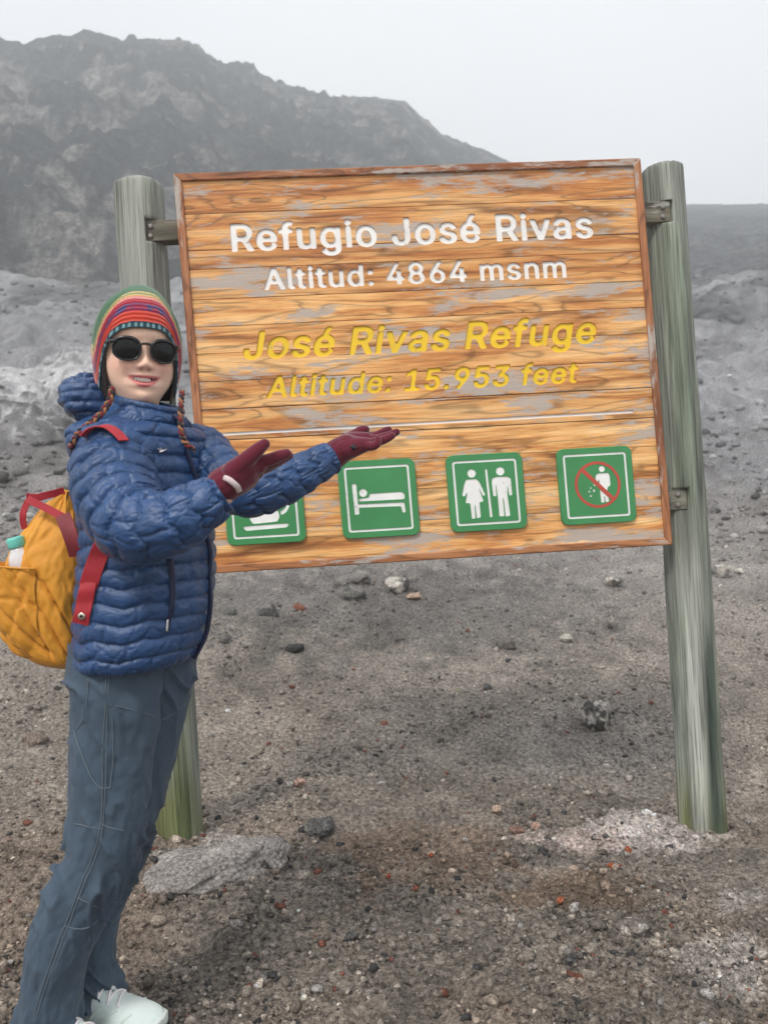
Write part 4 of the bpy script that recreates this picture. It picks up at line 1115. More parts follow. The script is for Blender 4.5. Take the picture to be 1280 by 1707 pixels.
def blend(c, k_, to): return c * (1 - k_) + np.array(to) * k_
colr = blend(colr, .65 * (gb(.042, -.032, .024, .018) + gb(-.042, -.032, .024, .018)), (.80, .40, .31)); colr = blend(colr, .35 * gb(0, -.03, .014, .012), (.80, .42, .33))
zu_ = -.0555 - .0012 * np.cos(hx / .032 * 1.57); zl_ = -.0675 + .0115 * (hx / .031) ** 2; tp = np.clip(1 - (hx / .033) ** 2, 0, 1)
lip = ((np.abs(hx) < .0335) & (hy_ > .05) & (((hz_ > zu_ - .001) & (hz_ < zu_ + .0052 * np.sqrt(tp))) | ((hz_ < zl_ + .001) & (hz_ > zl_ - .0095 * tp ** .7))))[:, None]
colr = blend(colr, .85 * lip, (.60, .13, .14))
inm = ((np.abs(hx) < .0285) & (hy_ > .05) & (hz_ < zu_ - .001) & (hz_ > zl_ + .001))[:, None]; colr = blend(colr, 1.0 * inm, (.10, .02, .02))
colr = blend(colr, .75 * (gb(.0078, -.0405, .0034, .0026) + gb(-.0078, -.0405, .0034, .0026)), (.16, .03, .025))  # nostrils: darkness of the openings painted into the skin colour
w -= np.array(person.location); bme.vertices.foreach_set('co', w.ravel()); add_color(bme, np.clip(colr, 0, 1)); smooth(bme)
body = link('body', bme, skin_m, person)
tv, tf = [], []
for i in range(9):                                                     # smiling row of teeth
    x0, x1 = -.0245 + i * .00545, -.0245 + (i + 1) * .00545 - .0004; xm = (x0 + x1) / 2
    zt_, zb_ = -.0560, -.0655 + .0095 * (xm / .031) ** 2; yy_ = .0845 - 5.5 * xm * xm
    o_ = len(tv)
    for x, y in ((x0, yy_ - .0012), (xm, yy_), (x1, yy_ - .0012)):
        for z in (zt_, zb_ + .0006, zb_): tv.append(hw_(np.array(x), np.array(y - (.0008 if z == zb_ else 0)), np.array(z)))
    for a_ in (0, 1):
        for b_ in (0, 1): tf.append([o_ + a_ * 3 + b_, o_ + a_ * 3 + b_ + 1, o_ + (a_ + 1) * 3 + b_ + 1, o_ + (a_ + 1) * 3 + b_])
part('teeth', np.array(tv), tf, tooth_m, body)

# ---- hair under the hat
def hat_r(z):
    up = np.sqrt(np.clip(1 - (np.clip(z, 0, .134) / .135) ** 2.3, 0, 1)); dn = 1 - .16 * (np.clip(-z, 0, .1) / .1) ** 1.5
    return np.where(z > 0, up, dn)
def hat_xyz(azm, z, k_=1.0):
    r = hat_r(z) * k_; yb = np.where(np.cos(azm) > 0, .107, .116)
    return .0925 * r * np.sin(azm), yb * r * np.cos(azm) - .004, z
azh = np.linspace(math.radians(60), math.radians(300), 120)[None]; zz_ = np.linspace(-.098, .09, 50)[:, None]
kk = .93 + .015 * vnoise(azh * 60, zz_ * 12, 0, 3)
zlim = np.maximum(zz_, -.125 + 0 * azh)
HX, HYY, HZ = hat_xyz(azh + 0 * zz_, zlim + 0 * azh, kk)
part('hair', hw_(HX, HYY, HZ).reshape(-1, 3), gridf(50, 120, False), hair_m, person)
for side in (-1, 1):
    for k_ in range(7):
        a0 = math.radians(60 + 4 * k_) * side; q = []
        for t in np.linspace(0, 1, 6):
            z = .03 - .135 * t; x, y, z2 = hat_xyz(np.array(a0 + side * .08 * t), np.array(z), .935 - .02 * t + .004 * math.sin(k_ * 3 + t * 4)); q.append(hw_(x, y, z2))
        v, f = round_tube(q, [.004, .0045, .0045, .004, .003, .0015], 6, 3); part('hair_lock', v, f, hair_m, person)

# ---- knit hat with ear flaps and braided cords
na_, nv_ = 300, 110
azm = (np.arange(na_) / na_ * 2 * math.pi)[None] - math.pi
ad_ = np.degrees(np.abs(azm)) + 9 * sstep(.25, .9, azm)
zbr = np.interp(ad_, [0, 18, 32, 45, 56, 66, 75, 84, 94, 108, 126, 150, 180], [.0435, .042, .036, .022, -.006, -.044, -.076, -.092, -.088, -.058, -.038, -.030, -.030])
t_ = np.linspace(0, 1, nv_)[:, None]
ztop = .1335
zz_ = zbr + (ztop - zbr) * (1 - (1 - t_) ** 1.5)
kx = 1.0 + .012 * np.sin(t_ * 60) * 0 + .006 * fbm(azm * 3 + 0 * t_, zz_ * 20, 0, 3, 12)
HX, HYY, HZ = hat_xyz(azm + 0 * t_, zz_, kx)
rr_ = np.hypot(HX, HYY)
HZ = HZ + .010 * np.exp(-(rr_ / .030) ** 2) + .007 * np.exp(-((HX - .035) / .018) ** 2 - (HYY / .06) ** 2) * (HZ > .08)
pos = hw_(HX, HYY, HZ)
sd = np.concatenate([np.zeros((1, na_)), np.cumsum(np.linalg.norm(np.diff(pos, axis=0), axis=-1), 0)], 0)
rib = .0011 * np.sin(sd / .010 * 2 * math.pi) * (sd > .010) + .0012 * np.sin(azm * 130) * (sd < .012)
HX2, HYY2 = HX * (1 + rib / .09), HYY * (1 + rib / .09); pos = hw_(HX2, HYY2, HZ)
bands = [(.0, (.012, .055, .085)), (.0130, (.55, .045, .022)), (.037, (.26, .013, .055)), (.058, (.36, .014, .035)), (.070, (.60, .33, .27)), (.080, (.55, .33, .10)), (.087, (.22, .26, .12)), (.094, (.55, .40, .14)), (.100, (.045, .13, .065)), (.130, (.05, .14, .07))]
hcol = np.zeros(sd.shape + (3,))
for b0, c in bands: hcol = np.where((sd >= b0)[..., None], np.array(c), hcol)
dash = (np.sin(azm * 46) > .1) & (sd > .0025) & (sd < .0105); hcol = np.where(dash[..., None], np.array((.20, .36, .38)), hcol)
pat = (vnoise(azm * 9 + 0 * sd, sd * 160, 0, 5) > .12) & (sd > .039) & (sd < .056); hcol = np.where(pat[..., None], np.array((.055, .045, .15)), hcol)
chk = (np.sin(azm * 60) * np.sin(sd * 700) > 0) & (sd > .070) & (sd < .080); hcol = np.where(chk[..., None], np.array((.62, .12, .12)), hcol)
inn = hw_(HX[:3] * .94, HYY[:3] * .94, HZ[:3] + np.array([.0, .006, .014])[:, None])[::-1]
GH = np.concatenate([inn, pos], 0); HC = np.concatenate([np.broadcast_to(np.array((.010, .03, .05)), inn.shape), hcol], 0)
v, f = capped(GH); v0 = v - np.array(person.location)
hme_ = raw_mesh('knit_hat', v0, f); smooth(hme_); add_color(hme_, np.vstack([HC.reshape(-1, 3), [(.01, .03, .05)], [(.06, .17, .08)]]))
hat = link('knit_hat', hme_, hat_m, person)
bm_ = [cloth_mat('red_yarn', (.16, .012, .018), .9, .3, 400), cloth_mat('cream_yarn', (.30, .13, .06), .9, .3, 400), cloth_mat('black_yarn', (.02, .018, .022), .9, .3, 400)]
def braid(pts, lbl):
    C = crom([P(*q) for q in pts], 14); X, Y, T = frames(C); s = np.concatenate([[0], np.cumsum(np.linalg.norm(np.diff(C, axis=0), axis=1))])
    for k_ in range(3):
        a_ = s / .030 * 2 * math.pi + k_ * 2.094
        c = C + (.0042 * np.sin(a_))[:, None] * X + (.0032 * np.sin(2 * a_))[:, None] * Y
        r = np.full(len(c), .0031); r[-10:] = np.linspace(.0031, .0016, 10)
        v, f = capped(tube_grid(c, r, 8)); o = part('braid_strand', v, f, bm_[k_], hat)
braid([(187, 645, 1.575), (184, 665, 1.565), (170, 688, 1.555), (150, 706, 1.540), (132, 722, 1.525), (122, 738, 1.53), (117, 748, 1.545)], 'left')
braid([(304, 652, 1.60), (302, 672, 1.585), (301, 700, 1.575), (303, 725, 1.57), (311, 740, 1.57), (326, 751, 1.58)], 'right')

# ---- sunglasses
def sg(x, z, off=0.0): return hw_(np.array(x), np.array(.0985 - 3.6 * x * x + off), np.array(z))
glasses_frame = []; lens_parts = []
for sdx in (-1, 1):
    a_ = np.arange(40) / 40 * 2 * math.pi
    lx = .0365 * sdx + .0265 * np.sign(np.cos(a_)) * np.abs(np.cos(a_)) ** .85; lz = -.002 + .0225 * np.sign(np.sin(a_)) * np.abs(np.sin(a_)) ** .9
    ringp = np.array([sg(x, z) for x, z in zip(lx, lz)])
    rad = .0022 + .0022 * np.clip(np.sin(a_), 0, 1)
    Cc = np.vstack([ringp, ringp[:1]]); Xr = np.array([FH] * 41); tr = np.gradient(Cc, axis=0); tr /= np.linalg.norm(tr, axis=1, keepdims=True); Yr = np.cross(tr, Xr)
    aa = np.arange(10) / 10 * 2 * math.pi; rd = np.append(rad, rad[0])
    G = Cc[:, None] + (rd[:, None] * np.cos(aa))[..., None] * Xr[:, None] + (rd[:, None] * np.sin(aa))[..., None] * Yr[:, None]
    glasses_frame.append((G.reshape(-1, 3), [tuple(q) for q in gridf(41, 10)]))
    rows = [np.array([sg(.0365 * sdx + (x - .0365 * sdx) * k_, -.001 + (z + .001) * k_, .0035 * (1 - k_ * k_)) for x, z in zip(lx, lz)]) for k_ in (1.0, .75, .5, .25, .05)]
    lens_parts.append((np.vstack(rows + [rows[-1].mean(0)[None]]), [tuple(q) for q in gridf(5, 40)] + [(160 + j, 160 + (j + 1) % 40, 200) for j in range(40)]))
    glasses_frame.append(round_tube([sg(.058 * sdx, .012), sg(.0655 * sdx, .012, -.002), hw_(np.array(.0745 * sdx), np.array(.050), np.array(.009)), hw_(np.array(.077 * sdx), np.array(-.02), np.array(.003))], [.0040, .0042, .0026, .0022], 8))
glasses_frame.append(round_tube([sg(-.0135, .006), sg(-.006, .0105), sg(.006, .0105), sg(.0135, .006)], [.0026, .0028, .0028, .0026], 8))
v, f = join(glasses_frame); sung = part('sunglasses', v, f, black_m, person)
for v, f in lens_parts: part('lens', v, f, lens_m, sung)

# ---- shoes
def shoe(heel, yaw, label):
    """heel: world point on the ground under the heel"""
    c, s = math.cos(yaw), math.sin(yaw); fx = np.array([c, s, 0]); fy = np.array([-s, c, 0]); fz = np.array([0, 0, 1.0])
    t = np.array([0, .006, .02, .05, .09, .125, .16, .195, .220, .238, .249, .256, .260]); wd = np.array([.012, .024, .033, .035, .036, .039, .044, .047, .045, .039, .030, .020, .006])
    hgt = np.array([.045, .064, .078, .084, .088, .084, .072, .060, .052, .045, .039, .033, .026]); n = 36
    A2 = crom(np.column_stack([t, wd, hgt]), 5); a_ = np.arange(n) / n * 2 * math.pi
    ca, sa = np.cos(a_), np.sin(a_)
    G = np.stack([np.array(heel) + x * fx + (w_ * np.sign(ca) * np.abs(ca) ** .95)[:, None] * fy + (.020 + np.where(sa > 0, (h_ - .02) * np.abs(sa) ** .95, -.006 * np.abs(sa)))[:, None] * fz for x, w_, h_ in A2])
    v, f = capped(G); o = part('shoe', v, f, shoe_m, person, label=label)
    G = np.stack([np.array(heel) + (x * 1.02 - .003) * fx + ((w_ + .005) * np.sign(ca) * np.abs(ca) ** .7)[:, None] * fy + (.013 + (.0125 if True else 0) * np.sign(sa) * np.abs(sa) ** .4 + .008 * max(0, (x - .2) / .06) ** 2)[:, None] * fz for x, w_, h_ in A2])
    v, f = capped(G); part('sole', v, f, sole_m, o)
    for sgn in (-1, 1):
        for x0_, x1_, z0_, z1_ in ((.10, .13, .2, .7), (.135, .165, .2, .7), (.175, .20, .15, .75)):
            q = []
            for t__ in np.linspace(0, 1, 6):
                x = x0_ + (x1_ - x0_) * t__; hh_ = float(np.interp(x, t, hgt)); ww = float(np.interp(x, t, wd)); a__ = (z0_ + (z1_ - z0_) * t__) * 1.15
                q.append(np.array(heel) + x * fx + sgn * (ww * math.cos(a__) ** .95 + .0008) * fy + (.020 + (hh_ - .02) * math.sin(a__) ** .95) * fz)
            v, f = round_tube(q, [.0022] * 6, 6, 3); part('overlay', v, f, sole_m, o)
    for i, x in enumerate((.108, .121, .134, .147, .160)):
        hh_ = float(np.interp(x, t, hgt)); ww = float(np.interp(x, t, wd))
        q = [np.array(heel) + (x + .007 * u * (i % 2 * 2 - 1)) * fx + (ww * .62 * u) * fy + (.020 + (hh_ - .02) * (1 - (.62 * u) ** 2) ** .5 + .0022) * fz for k_, u in enumerate((-1, -.5, 0, .5, 1))]
        v, f = round_tube(q, [.0026] * 5, 6, 3); part('lace', v, f, white_m, o)
def on_ground(px, py, d):
    q = P(px, py, d); return np.array([q[0], q[1], float(ground_z(q[0], q[1])) + .002])
shoe(on_ground(100, 1712, 1.76), math.radians(-12), 'pale mint running shoe on the far foot')
shoe(on_ground(40, 1745, 1.65), math.radians(-14), 'pale mint running shoe on the near foot')

# ------------------------------------------------------------------ backpack
bp0 = P(80, 1108, 1.74)
pack = thing('backpack', bp0, 'mustard yellow canvas backpack with red straps worn on the person\'s back', 'backpack')
BP = np.array([(q[0] + 20, q[1], q[2], q[3] * .95, q[4]) for q in [(104, 1114, 1.72, .012, .02), (100, 1108, 1.72, .045, .05), (92, 1094, 1.72, .070, .085), (83, 1060, 1.72, .088, .105), (79, 1010, 1.72, .096, .115), (78, 965, 1.72, .099, .115), (82, 925, 1.72, .094, .11), (92, 885, 1.72, .074, .095), (99, 855, 1.72, .050, .08), (105, 832, 1.72, .022, .07), (107, 822, 1.72, .008, .06)]])
Ab = crom(BP, 14); nb = 200; tb = np.arange(nb) / nb * 2 * math.pi
Cb = np.array([P(*q[:3]) for q in Ab])
cs, sn = np.cos(tb), np.sin(tb); e_ = .8
GB = Cb[:, None] + (Ab[:, 3:4] * (np.sign(cs) * np.abs(cs) ** e_)[None])[..., None] * RGT + (Ab[:, 4:5] * (np.sign(sn) * np.abs(sn) ** e_)[None])[..., None] * -FWD
NB = gnormals(GB); NB = NB if ((GB - Cb[:, None]) * NB).sum() > 0 else -NB
sb = np.concatenate([[0], np.cumsum(np.linalg.norm(np.diff(Cb, axis=0), axis=1))])
SB, TB = np.meshgrid(sb, tb, indexing='ij'); cB, sB = np.cos(TB), np.sin(TB)
topw = sstep(.16, .36, SB)
fold = .007 * (1 - np.abs(np.sin(TB * 4.5 + 1.1 * np.sin(SB * 7))) ** .7) * topw                     # gathers running to the drawn top
low = (1 - np.abs(vnoise(cB * 2.2 + SB * 6, sB * 2.2, SB * 11 + 2.2 * cB, 66))) ** 9
fold = fold - .014 * low * (1 - topw) + .007 * fbm(cB * 1.3, sB * 1.3, SB * 5, 3, 67) + .002 * fbm(cB * 9, sB * 9, SB * 45, 2, 68)
GB2 = GB + NB * (fold * np.clip(sb / .05, .2, 1)[:, None])[..., None]
v, f = capped(GB2); part('bag', v, f, yellow_m, pack)
# side pocket
i0, i1 = 30, 79
j0, j1 = int(.50 * nb / 2), int(1.10 * nb / 2)
sub = GB2[i0:i1, j0:j1]; nn_ = NB[i0:i1, j0:j1]
uu = np.linspace(0, 1, sub.shape[0])[:, None]; vv_ = np.linspace(0, 1, sub.shape[1])[None]
lift = .003 + .050 * (uu ** .9) * np.exp(-((vv_ - .50) / .30) ** 2) + .010 * np.sin(uu * 1.6) * np.sin(vv_ * math.pi)
lift = lift - .006 * (1 - np.abs(vnoise(vv_ * 5 + uu * 3, uu * 6 - 2 * vv_, 0, 91))) ** 5
OUT = sub + nn_ * lift[..., None]; INN = sub + nn_ * (lift - .0025)[..., None]
m1_, n1_ = OUT.shape[:2]
v = np.vstack([OUT.reshape(-1, 3), INN.reshape(-1, 3)]); o_ = m1_ * n1_
f = [tuple(q) for q in gridf(m1_, n1_, False)] + [tuple(q[::-1]) for q in gridf(m1_, n1_, False, o_)]
f += [((m1_ - 1) * n1_ + j, (m1_ - 1) * n1_ + j + 1, o_ + (m1_ - 1) * n1_ + j + 1, o_ + (m1_ - 1) * n1_ + j) for j in range(n1_ - 1)]
part('side_pocket', v, f, yellow_m, pack)
hem_ = OUT[-1] + nn_[-1] * .001
v, f = round_tube(hem_[::8], [.0022] * len(hem_[::8]), 6, 2); part('pocket_hem', v, f, yellow_m, pack)
# straps
def on_surf(px, py, lift, grids):
    best = None
    for G in grids:
        d_ = G - CAM; z = d_ @ FWD; X = 640 + FPX * (d_ @ RGT) / z; Y = 853.5 - FPX * (d_ @ UPV) / z
        e = (X - px) ** 2 + (Y - py) ** 2; m_ = e < max(49.0, e.min() * 1.2)
        q = float(z[m_].min()); best = q if best is None else min(best, q)
    return (px, py, best - lift)
def strap(pts, w_, side, mat, name='strap', label=None, th_=.003):
    v, f = ribbon([P(*q) for q in pts], w_, th_, side, 8); return part(name, v, f, mat, pack, sm=False, label=label)
strap([(107, 818, 1.66), (84, 824, 1.645), (62, 829, 1.635), (46, 829, 1.63), (50, 834, 1.625), (75, 846, 1.615), (98, 858, 1.60), (108, 864, 1.595)], .016, UPV + .3 * RGT, red_m, 'carry_handle', 'red carry handle looped at the top of the pack')
strap([(51, 832, 1.65), (42, 845, 1.65), (38, 862, 1.65), (41, 882, 1.66)], .014, RGT, red_m, 'carry_handle')
strap([(104, 858, 1.595), (113, 880, 1.580), (121, 905, 1.578), (127, 928, 1.59)], .030, RGT - .2 * UPV, dred_m, label='dark red strap hanging down the side of the pack')
strap([on_surf(x, y, .007, [TG2]) for x, y in ((192, 862), (182, 885), (172, 908), (163, 930), (154, 955), (147, 978))], .036, RGT * .95 + UPV * .35, red_m, label='red shoulder strap crossing the jacket below the arm')
st_end = strap([on_surf(x, y, .010, [TG2]) for x, y in ((148, 970), (145, 985), (141, 1005), (137, 1024), (134, 1040))], .032, RGT * .97 + UPV * .2, red_m, 'strap_end')
rv_ = P(*on_surf(136, 1027, .012, [TG2]))
G = tube_grid(np.array([rv_ + FWD * .004, rv_ - FWD * .001, rv_ - FWD * .0022]), [.0078, .0078, .0055], 16, RGT)
v, f = capped(G); part('rivet', v, f, simple_mat('brass_rivet', (.62, .58, .48), .3, .1, 80, metallic=1), st_end)
G = tube_grid(np.array([rv_ - FWD * .0018, rv_ - FWD * .003]), [.0033, .0030], 12, RGT); v, f = capped(G); part('rivet_hole', v, f, black_m, st_end)
strap([on_surf(x, y, .004, [TG2, NSG]) for x, y in ((138, 728), (150, 716), (166, 710), (182, 712), (196, 722), (207, 734))], .026, FWD * .8 + RGT * .3 + UPV * .2, red_m, label='red shoulder strap over the near shoulder')

# ------------------------------------------------------------------ water bottle in the side pocket
bq = P(45, 958, 1.640); axis = P(23, 893, 1.628) - bq; axis /= np.linalg.norm(axis)
bottle = thing('water_bottle', bq, 'clear plastic water bottle with turquoise cap in the backpack side pocket', 'bottle')
def lathe(prof_, n=28):
    C = np.array([bq + axis * h_ for r_, h_ in prof_]); return tube_grid(C, [r_ for r_, h_ in prof_], n, RGT)
m_, nt, b = new_mat('clear_plastic'); nz = noise(nt, mapping(nt, (1, 1, 1)), 30, 2); nt.links.new(ramp(nt, nz.outputs[0], [(0, (.80, .80, .82)), (1, (.92, .92, .93))]).outputs[0], b.inputs['Base Color'])
b.inputs['Roughness'].default_value = .12; b.inputs['Transmission Weight'].default_value = .25; b.inputs['IOR'].default_value = 1.3
G = lathe([(.024, -.06), (.027, -.055), (.027, .0), (.028, .02), (.027, .034), (.022, .048), (.016, .056), (.0145, .062)]); v, f = capped(G); part('bottle_body', v, f, m_, bottle)
G = lathe([(.0165, .062), (.0175, .064), (.0175, .080), (.0165, .083), (.012, .084)], 36); ridg = np.where(np.arange(36) % 2 == 0, .0006, 0)
v, f = capped(G); part('bottle_cap', v, f, simple_mat('turquoise_plastic', (.16, .60, .52), .45, .05, 60), bottle)

# ------------------------------------------------------------------ stones
stone_m = soil_mat('lava_stone', 1.6, .9)
def ico(sub):
    bm = bmesh.new(); bmesh.ops.create_icosphere(bm, subdivisions=sub, radius=1); bm.verts.index_update()
    v = np.array([q.co[:] for q in bm.verts]); f = np.array([[q.index for q in p.verts] for p in bm.faces]); bm.free(); return v, f
ICO4, ICO3, ICO1 = ico(5), ico(4), ico(1)
def rock_shape(seed, base, cuts=7, rough=.16):
    v, f = base; v = v.copy(); rg_ = np.random.default_rng(seed)
    for _ in range(cuts):                                          # broken faces
        n = rg_.normal(size=3); n /= np.linalg.norm(n); d = v @ n; lim = rg_.uniform(.55, .88)
        v -= np.outer(np.maximum(d - lim, 0) * .92, n)
    r = fbm(v[:, 0] * 1.7 + seed, v[:, 1] * 1.7, v[:, 2] * 1.7, 5, seed)
    return v * (1 + rough * r)[:, None], f
def rock(px, py, wpx, hpx, col, label, seed, name='rock', flat=.62, sink=.30, yaw=None, big=False, depth=1.0, cuts=7, rough=.16, two=None, group=None, cat='rock'):
    """stone standing on the ground seen at pixel px,py (its centre), wpx by hpx pixels large"""
    q, d = ground_hit(px, py + hpx * .28); w = wpx * d / FPX / 2
    v, f = rock_shape(seed, ICO4 if big else ICO3, cuts, rough)
    yaw = yaw if yaw is not None else (seed * 1.7) % 6.28
    hz_ = w * flat; v = v * np.array([w, w * depth, hz_])
    nn2 = fbm(v[:, 0] / w * 2 + seed, v[:, 1] / w * 2, v[:, 2] / w * 2, 4, seed + 3)
    lum = 1.65 if max(col) < 1.8 * min(col) else 1.2
    c = lum * np.array(col)[None] * (1 + .3 * nn2)[:, None]
    if two is not None:
        k_ = sstep(-.15, .35, nn2)[:, None]; c = c * (1 - k_) + lum * np.array(two) * k_
    me = raw_mesh(name, v, f); smooth(me); add_color(me, np.clip(c * np.array([1.02, .97, .90]), .01, .9))
    o = link(name, me, stone_m, loc=(q[0], q[1], float(ground_z(q[0], q[1])) + hz_ * (1 - 2 * sink)))
    o.rotation_euler = (0, 0, yaw); tag(o, label, cat, group); return o
GREY, DARK, PALE, TAN, RED, ORG, PINK = (.15, .15, .15), (.075, .076, .08), (.34, .33, .32), (.30, .23, .19), (.20, .09, .065), (.34, .11, .06), (.34, .23, .20)
ROCKS = [
    (997, 1192, 64, 52, (.065, .065, .066), 'dark rock with pale patches lying alone left of the right post', .8, .24, (.30, .29, .28), True),
    (533, 1378, 52, 46, (.085, .086, .09), 'dark grey angular rock right of the pale ash ledge', .8, .22, None, True),
    (590, 989, 40, 34, GREY, 'round grey stone in front of the cluster below the bed panel', .8, .25, DARK, False),
    (566, 971, 30, 26, GREY, 'small grey stone at the left of the cluster below the bed panel', .8, .25, None, False),
    (603, 964, 46, 26, (.16, .155, .155), 'pale grey stone at the back of the cluster below the bed panel', .6, .25, None, False),
    (663, 976, 50, 34, DARK, 'grey and black mottled rock beside the flat tan stone', .7, .25, PALE, False),
    (692, 993, 36, 20, TAN, 'flat tan stone leaning on the mottled rock', .35, .2, None, False),
    (1056, 1536, 62, 66, (.16, .145, .14), 'long grey rock half buried in the right foreground', .5, .42, PALE, True),
    (1200, 953, 46, 24, GREY, 'grey boulder right of the right post, far up the slope', .6, .25, PALE, False),
    (1023, 970, 34, 18, GREY, 'low grey stone left of the right post, far up the slope', .6, .25, PALE, False),
    (1232, 952, 18, 14, PALE, 'small pale stone right of the far grey boulder', .7, .25, None, False),
    (497, 1013, 24, 18, RED, 'reddish stone up the slope right of the jacket', .7, .3, None, False),
    (447, 1017, 40, 28, DARK, 'dark stone between the jacket and the reddish stone', .65, .3, GREY, False),
    (383, 1019, 26, 22, (.09, .095, .095), 'grey stone closest to the jacket\'s right edge', .75, .3, None, False),
    (375, 1064, 26, 20, (.11, .11, .112), 'small grey stone right of the jacket hem', .7, .3, None, False),
    (492, 1080, 36, 16, (.035, .038, .04), 'flat blackish stone right of the jacket hem', .45, .25, None, False),
    (846, 1070, 34, 30, (.10, .095, .095), 'knobbly grey stone below the restroom panel', .8, .35, None, False),
    (814, 1145, 18, 16, DARK, 'small dark stone below the restroom panel', .8, .25, None, False),
    (943, 1062, 24, 20, PALE, 'small pale stone below the no littering panel', .7, .3, None, False),
    (828, 1350, 24, 20, TAN, 'small tan stone in the middle foreground', .6, .2, None, False),
    (893, 1378, 17, 19, PINK, 'small upright pinkish stone left of the white dust', .9, .2, None, False),
    (862, 1386, 24, 18, (.17, .11, .095), 'reddish brown stone left of the white dust', .7, .25, None, False),
    (1022, 1444, 22, 12, ORG, 'flat orange stone below the white dust', .45, .2, None, False),
    (1047, 1418, 13, 13, ORG, 'small orange pebble at the edge of the white dust', .8, .2, None, False),
    (484, 1306, 12, 18, PALE, 'small white stone right of the left post', .9, .2, None, False),
    (500, 1306, 20, 15, PINK, 'small pink stone right of the white one near the left post', .7, .2, None, False),
    (58, 1231, 46, 28, (.13, .11, .10), 'brown grey stone left of the person\'s thigh', .6, .3, None, False),
    (63, 1180, 16, 14, (.15, .135, .13), 'small stone up the slope left of the person\'s pocket', .7, .25, None, False),
    (275, 1428, 24, 24, PINK, 'flat pinkish stone at the top of the ash ledge', .5, .3, None, False),
    (585, 1563, 26, 20, DARK, 'dark stone in the foreground right of the shoes', .7, .25, None, False),
    (886, 1610, 22, 30, (.18, .165, .16), 'pale wedge of stone sunk in the foreground', .45, .35, None, False),
    (540, 1508, 14, 13, (.13, .12, .115), 'small grey stone right of the ash ledge', .8, .25, None, False),
    (690, 1505, 16, 14, (.13, .115, .105), 'small grey brown stone in the middle foreground', .8, .25, None, False),
    (648, 1461, 11, 10, (.45, .11, .06), 'small red orange pebble in the middle foreground', .8, .2, None, False),
    (935, 1504, 15, 13, (.34, .11, .06), 'orange pebble left of the long half buried rock', .8, .2, None, False),
    (719, 1427, 10, 9, ORG, 'tiny orange pebble on the brown soil', .8, .2, None, False),
    (953, 1602, 24, 20, DARK, 'dark grey stone below the long half buried rock', .75, .25, None, False),
    (1220, 1495, 16, 12, PALE, 'small whitish stone below the right post', .7, .25, None, False),
    (1130, 1515, 12, 11, (.22, .21, .16), 'tiny yellowish stone below the right post', .8, .25, None, False),
    (1195, 1228, 26, 10, (.19, .17, .165), 'thin flat stone right of the right post', .3, .25, None, False),
    (1010, 1395, 12, 12, DARK, 'small dark stone on the white dust', .8, .25, None, False),
    (470, 1335, 14, 12, (.19, .175, .17), 'small grey stone above the ash ledge', .8, .25, None, False),
]
for i, (px, py, w_, h_, c, lb, fl, sk, two, big) in enumerate(ROCKS):
    rock(px, py, w_, h_, c, lb, 300 + i * 7, 'rock' if w_ > 20 else 'pebble', fl, sk, two=two, big=big, depth=.8, cat='rock' if w_ > 20 else 'pebble')
# crusted ledge of hardened ash in front of the left post
q, d = ground_hit(362, 1462)
v, f = rock_shape(912, ICO4, 5, .20); v = v * np.array([.235, .130, .052]); n_l = fbm(v[:, 0] * 14, v[:, 1] * 14, v[:, 2] * 14, 4, 5)
v += v / np.linalg.norm(v, axis=1, keepdims=True) * (.010 * n_l + .004 * fbm(v[:, 0] * 60, v[:, 1] * 60, v[:, 2] * 60, 3, 8))[:, None]
c = np.array([.35, .32, .298])[None] * (1 + .25 * n_l)[:, None]; me = raw_mesh('ash_ledge', v, f); smooth(me); add_color(me, np.clip(c, .02, .8))
led = link('ash_ledge', me, stone_m, loc=(q[0], q[1], float(ground_base(q[0], q[1])) + .017)); led.rotation_euler = (math.radians(8), math.radians(-4), math.radians(24))
tag(led, 'pale crusted ledge of hardened ash in front of the left post', 'ledge')
# dry straw
q, d = ground_hit(763, 1153); v, f = round_tube([q + np.array([-.018, .0, .006]), q + np.array([0, .004, .010]), q + np.array([.020, .012, .007])], [.0013, .0016, .0012], 6)
st = link('dry_straw', raw_mesh('dry_straw', v - q, f), simple_mat('straw', (.60, .52, .22), .7, .1, 90), loc=tuple(q)); tag(st, 'bit of yellow dry straw lying on the slope', 'straw')

# scree on the far slope: uncountable, one object
NS = 9000
ysc = 7.0 / (1 - RNG.random(NS) * (1 - 7.0 / 30.0)); xsc = (RNG.random(NS) * 2 - 1) * (1 + .62 * ysc)
ssz = np.exp(RNG.normal(-3.35, .55, NS)) * (.5 + .045 * ysc); kp = RNG.random(NS) < np.clip(.45 + .9 * fbm(xsc * .4, ysc * .4, 0, 3, 401), .08, 1); xsc, ysc, ssz = xsc[kp], ysc[kp], np.clip(ssz[kp], .01, .22); NS = len(xsc)
vv2 = np.stack([rock_shape(820 + i, ICO1, 4, .35)[0] * np.array([1, .85, .65]) for i in range(10)])[RNG.integers(0, 10, NS)]; a2 = RNG.random(NS) * 6.283
X1 = vv2[..., 0] * np.cos(a2)[:, None] - vv2[..., 1] * np.sin(a2)[:, None]; Y1 = vv2[..., 0] * np.sin(a2)[:, None] + vv2[..., 1] * np.cos(a2)[:, None]
SV = np.stack([X1 * ssz[:, None] + xsc[:, None], Y1 * ssz[:, None] + ysc[:, None], vv2[..., 2] * ssz[:, None] + (ground_z(xsc, ysc) + .15 * ssz)[:, None]], -1).reshape(-1, 3)
SF = (ICO1[1][None] + (np.arange(NS) * len(ICO1[0]))[:, None, None]).reshape(-1, 3)
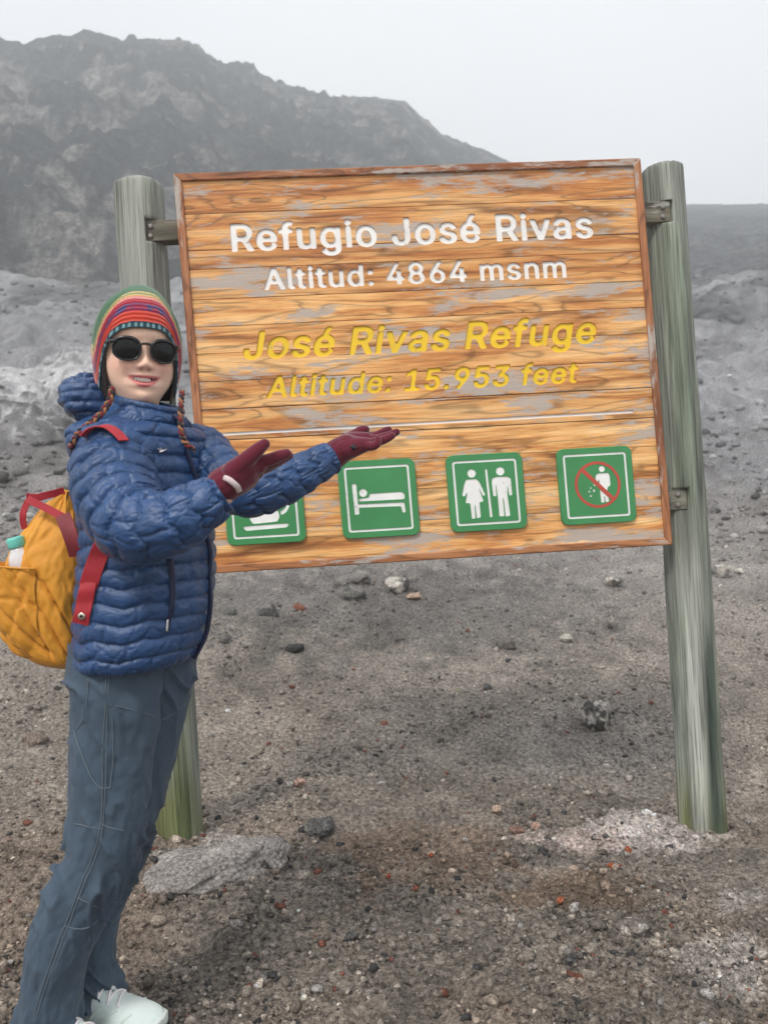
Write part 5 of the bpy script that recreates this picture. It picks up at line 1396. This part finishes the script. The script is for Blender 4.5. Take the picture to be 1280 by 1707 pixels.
sme = raw_mesh('scree', SV, SF); add_color(sme, np.clip(np.repeat(ground_tint(xsc, ysc) * np.exp(RNG.normal(-.1, .45, NS))[:, None], len(ICO1[0]), 0), .02, .7))
sc_o = link('scree', sme, stone_m); sc_o['kind'] = 'stuff'; sc_o['label'] = 'grey scree strewn over the far slope behind the sign'

# loose gravel: uncountable, one object
NP = 74000
yy_ = 1.25 / (1 - RNG.random(NP) * (1 - 1.25 / 9.0)); xx_ = (RNG.random(NP) * 2 - 1) * (.75 + .58 * yy_)
dens = fbm(xx_ * 1.6, yy_ * 1.6, 0, 3, 301) + .6 * fbm(xx_ * 6, yy_ * 6, 0, 2, 303)
keep = RNG.random(NP) < np.clip(.60 + .8 * dens, .15, 1); xx_, yy_ = xx_[keep], yy_[keep]; NP = len(xx_)
sz = np.exp(RNG.normal(-5.35, .60, NP)) * (.70 + .16 * yy_); big_ = RNG.random(NP) < .012; sz[big_] *= RNG.uniform(1.6, 2.6, big_.sum()); sz = np.clip(sz, .0014, .026)
zz2 = ground_z(xx_, yy_)
OCT = (np.array([(1, 0, 0), (-1, 0, 0), (0, 1, 0), (0, -1, 0), (0, 0, 1), (0, 0, -1)], float), np.array([(0, 2, 4), (2, 1, 4), (1, 3, 4), (3, 0, 4), (2, 0, 5), (1, 2, 5), (3, 1, 5), (0, 3, 5)]))
an = RNG.random(NP) * 6.283; tlt = RNG.normal(0, .45, NP)
GVs, GFs, order, off_ = [], [], [], 0
for base, sel in ((ICO1, sz >= .0048), (OCT, sz < .0048)):
    ids = np.nonzero(sel)[0]; n2_ = len(ids); nvv = len(base[0])
    var = [rock_shape(700 + i, base, 4 if nvv > 6 else 0, .35)[0] * np.array([1, RNG.uniform(.6, 1), RNG.uniform(.45, .8)]) for i in range(14)]
    vs = np.stack(var)[RNG.integers(0, 14, n2_)] * (1 + .25 * RNG.normal(size=(n2_, nvv, 1)).clip(-1.5, 1.5) * (nvv == 6))
    ca, sa, ct, st2 = np.cos(an[ids])[:, None], np.sin(an[ids])[:, None], np.cos(tlt[ids])[:, None], np.sin(tlt[ids])[:, None]
    X1 = vs[..., 0]; Y1 = vs[..., 1] * ct - vs[..., 2] * st2; Z1 = vs[..., 1] * st2 + vs[..., 2] * ct; s_ = sz[ids][:, None]
    GVs.append(np.stack([(X1 * ca - Y1 * sa) * s_ + xx_[ids][:, None], (X1 * sa + Y1 * ca) * s_ + yy_[ids][:, None], Z1 * s_ + (zz2 + .18 * sz)[ids][:, None]], -1).reshape(-1, 3))
    GFs.append((base[1][None] + (np.arange(n2_) * nvv)[:, None, None]).reshape(-1, 3) + off_); off_ += n2_ * nvv
    order.append(np.repeat(ids, nvv))
GV, GF, order = np.vstack(GVs), np.vstack(GFs), np.concatenate(order)
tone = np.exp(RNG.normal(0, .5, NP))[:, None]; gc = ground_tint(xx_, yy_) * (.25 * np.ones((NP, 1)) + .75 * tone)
pick = RNG.random(NP)
gc = np.where((pick < .022)[:, None], np.array([.30, .125, .09]) * (.6 + .5 * RNG.random((NP, 1))), gc); gc = np.where(((pick > .035) & (pick < .058))[:, None], np.array([.40, .37, .35]) * (.7 + .6 * RNG.random((NP, 1))), gc)
gc = np.where((pick > .93)[:, None], np.array([.075, .073, .073]), gc)
grm = raw_mesh('gravel', GV, GF.astype(np.int64)); add_color(grm, np.clip(gc[order], .015, .8))
gr = link('gravel', grm, stone_m); gr['kind'] = 'stuff'; gr['label'] = 'loose dark volcanic gravel scattered over the ground'
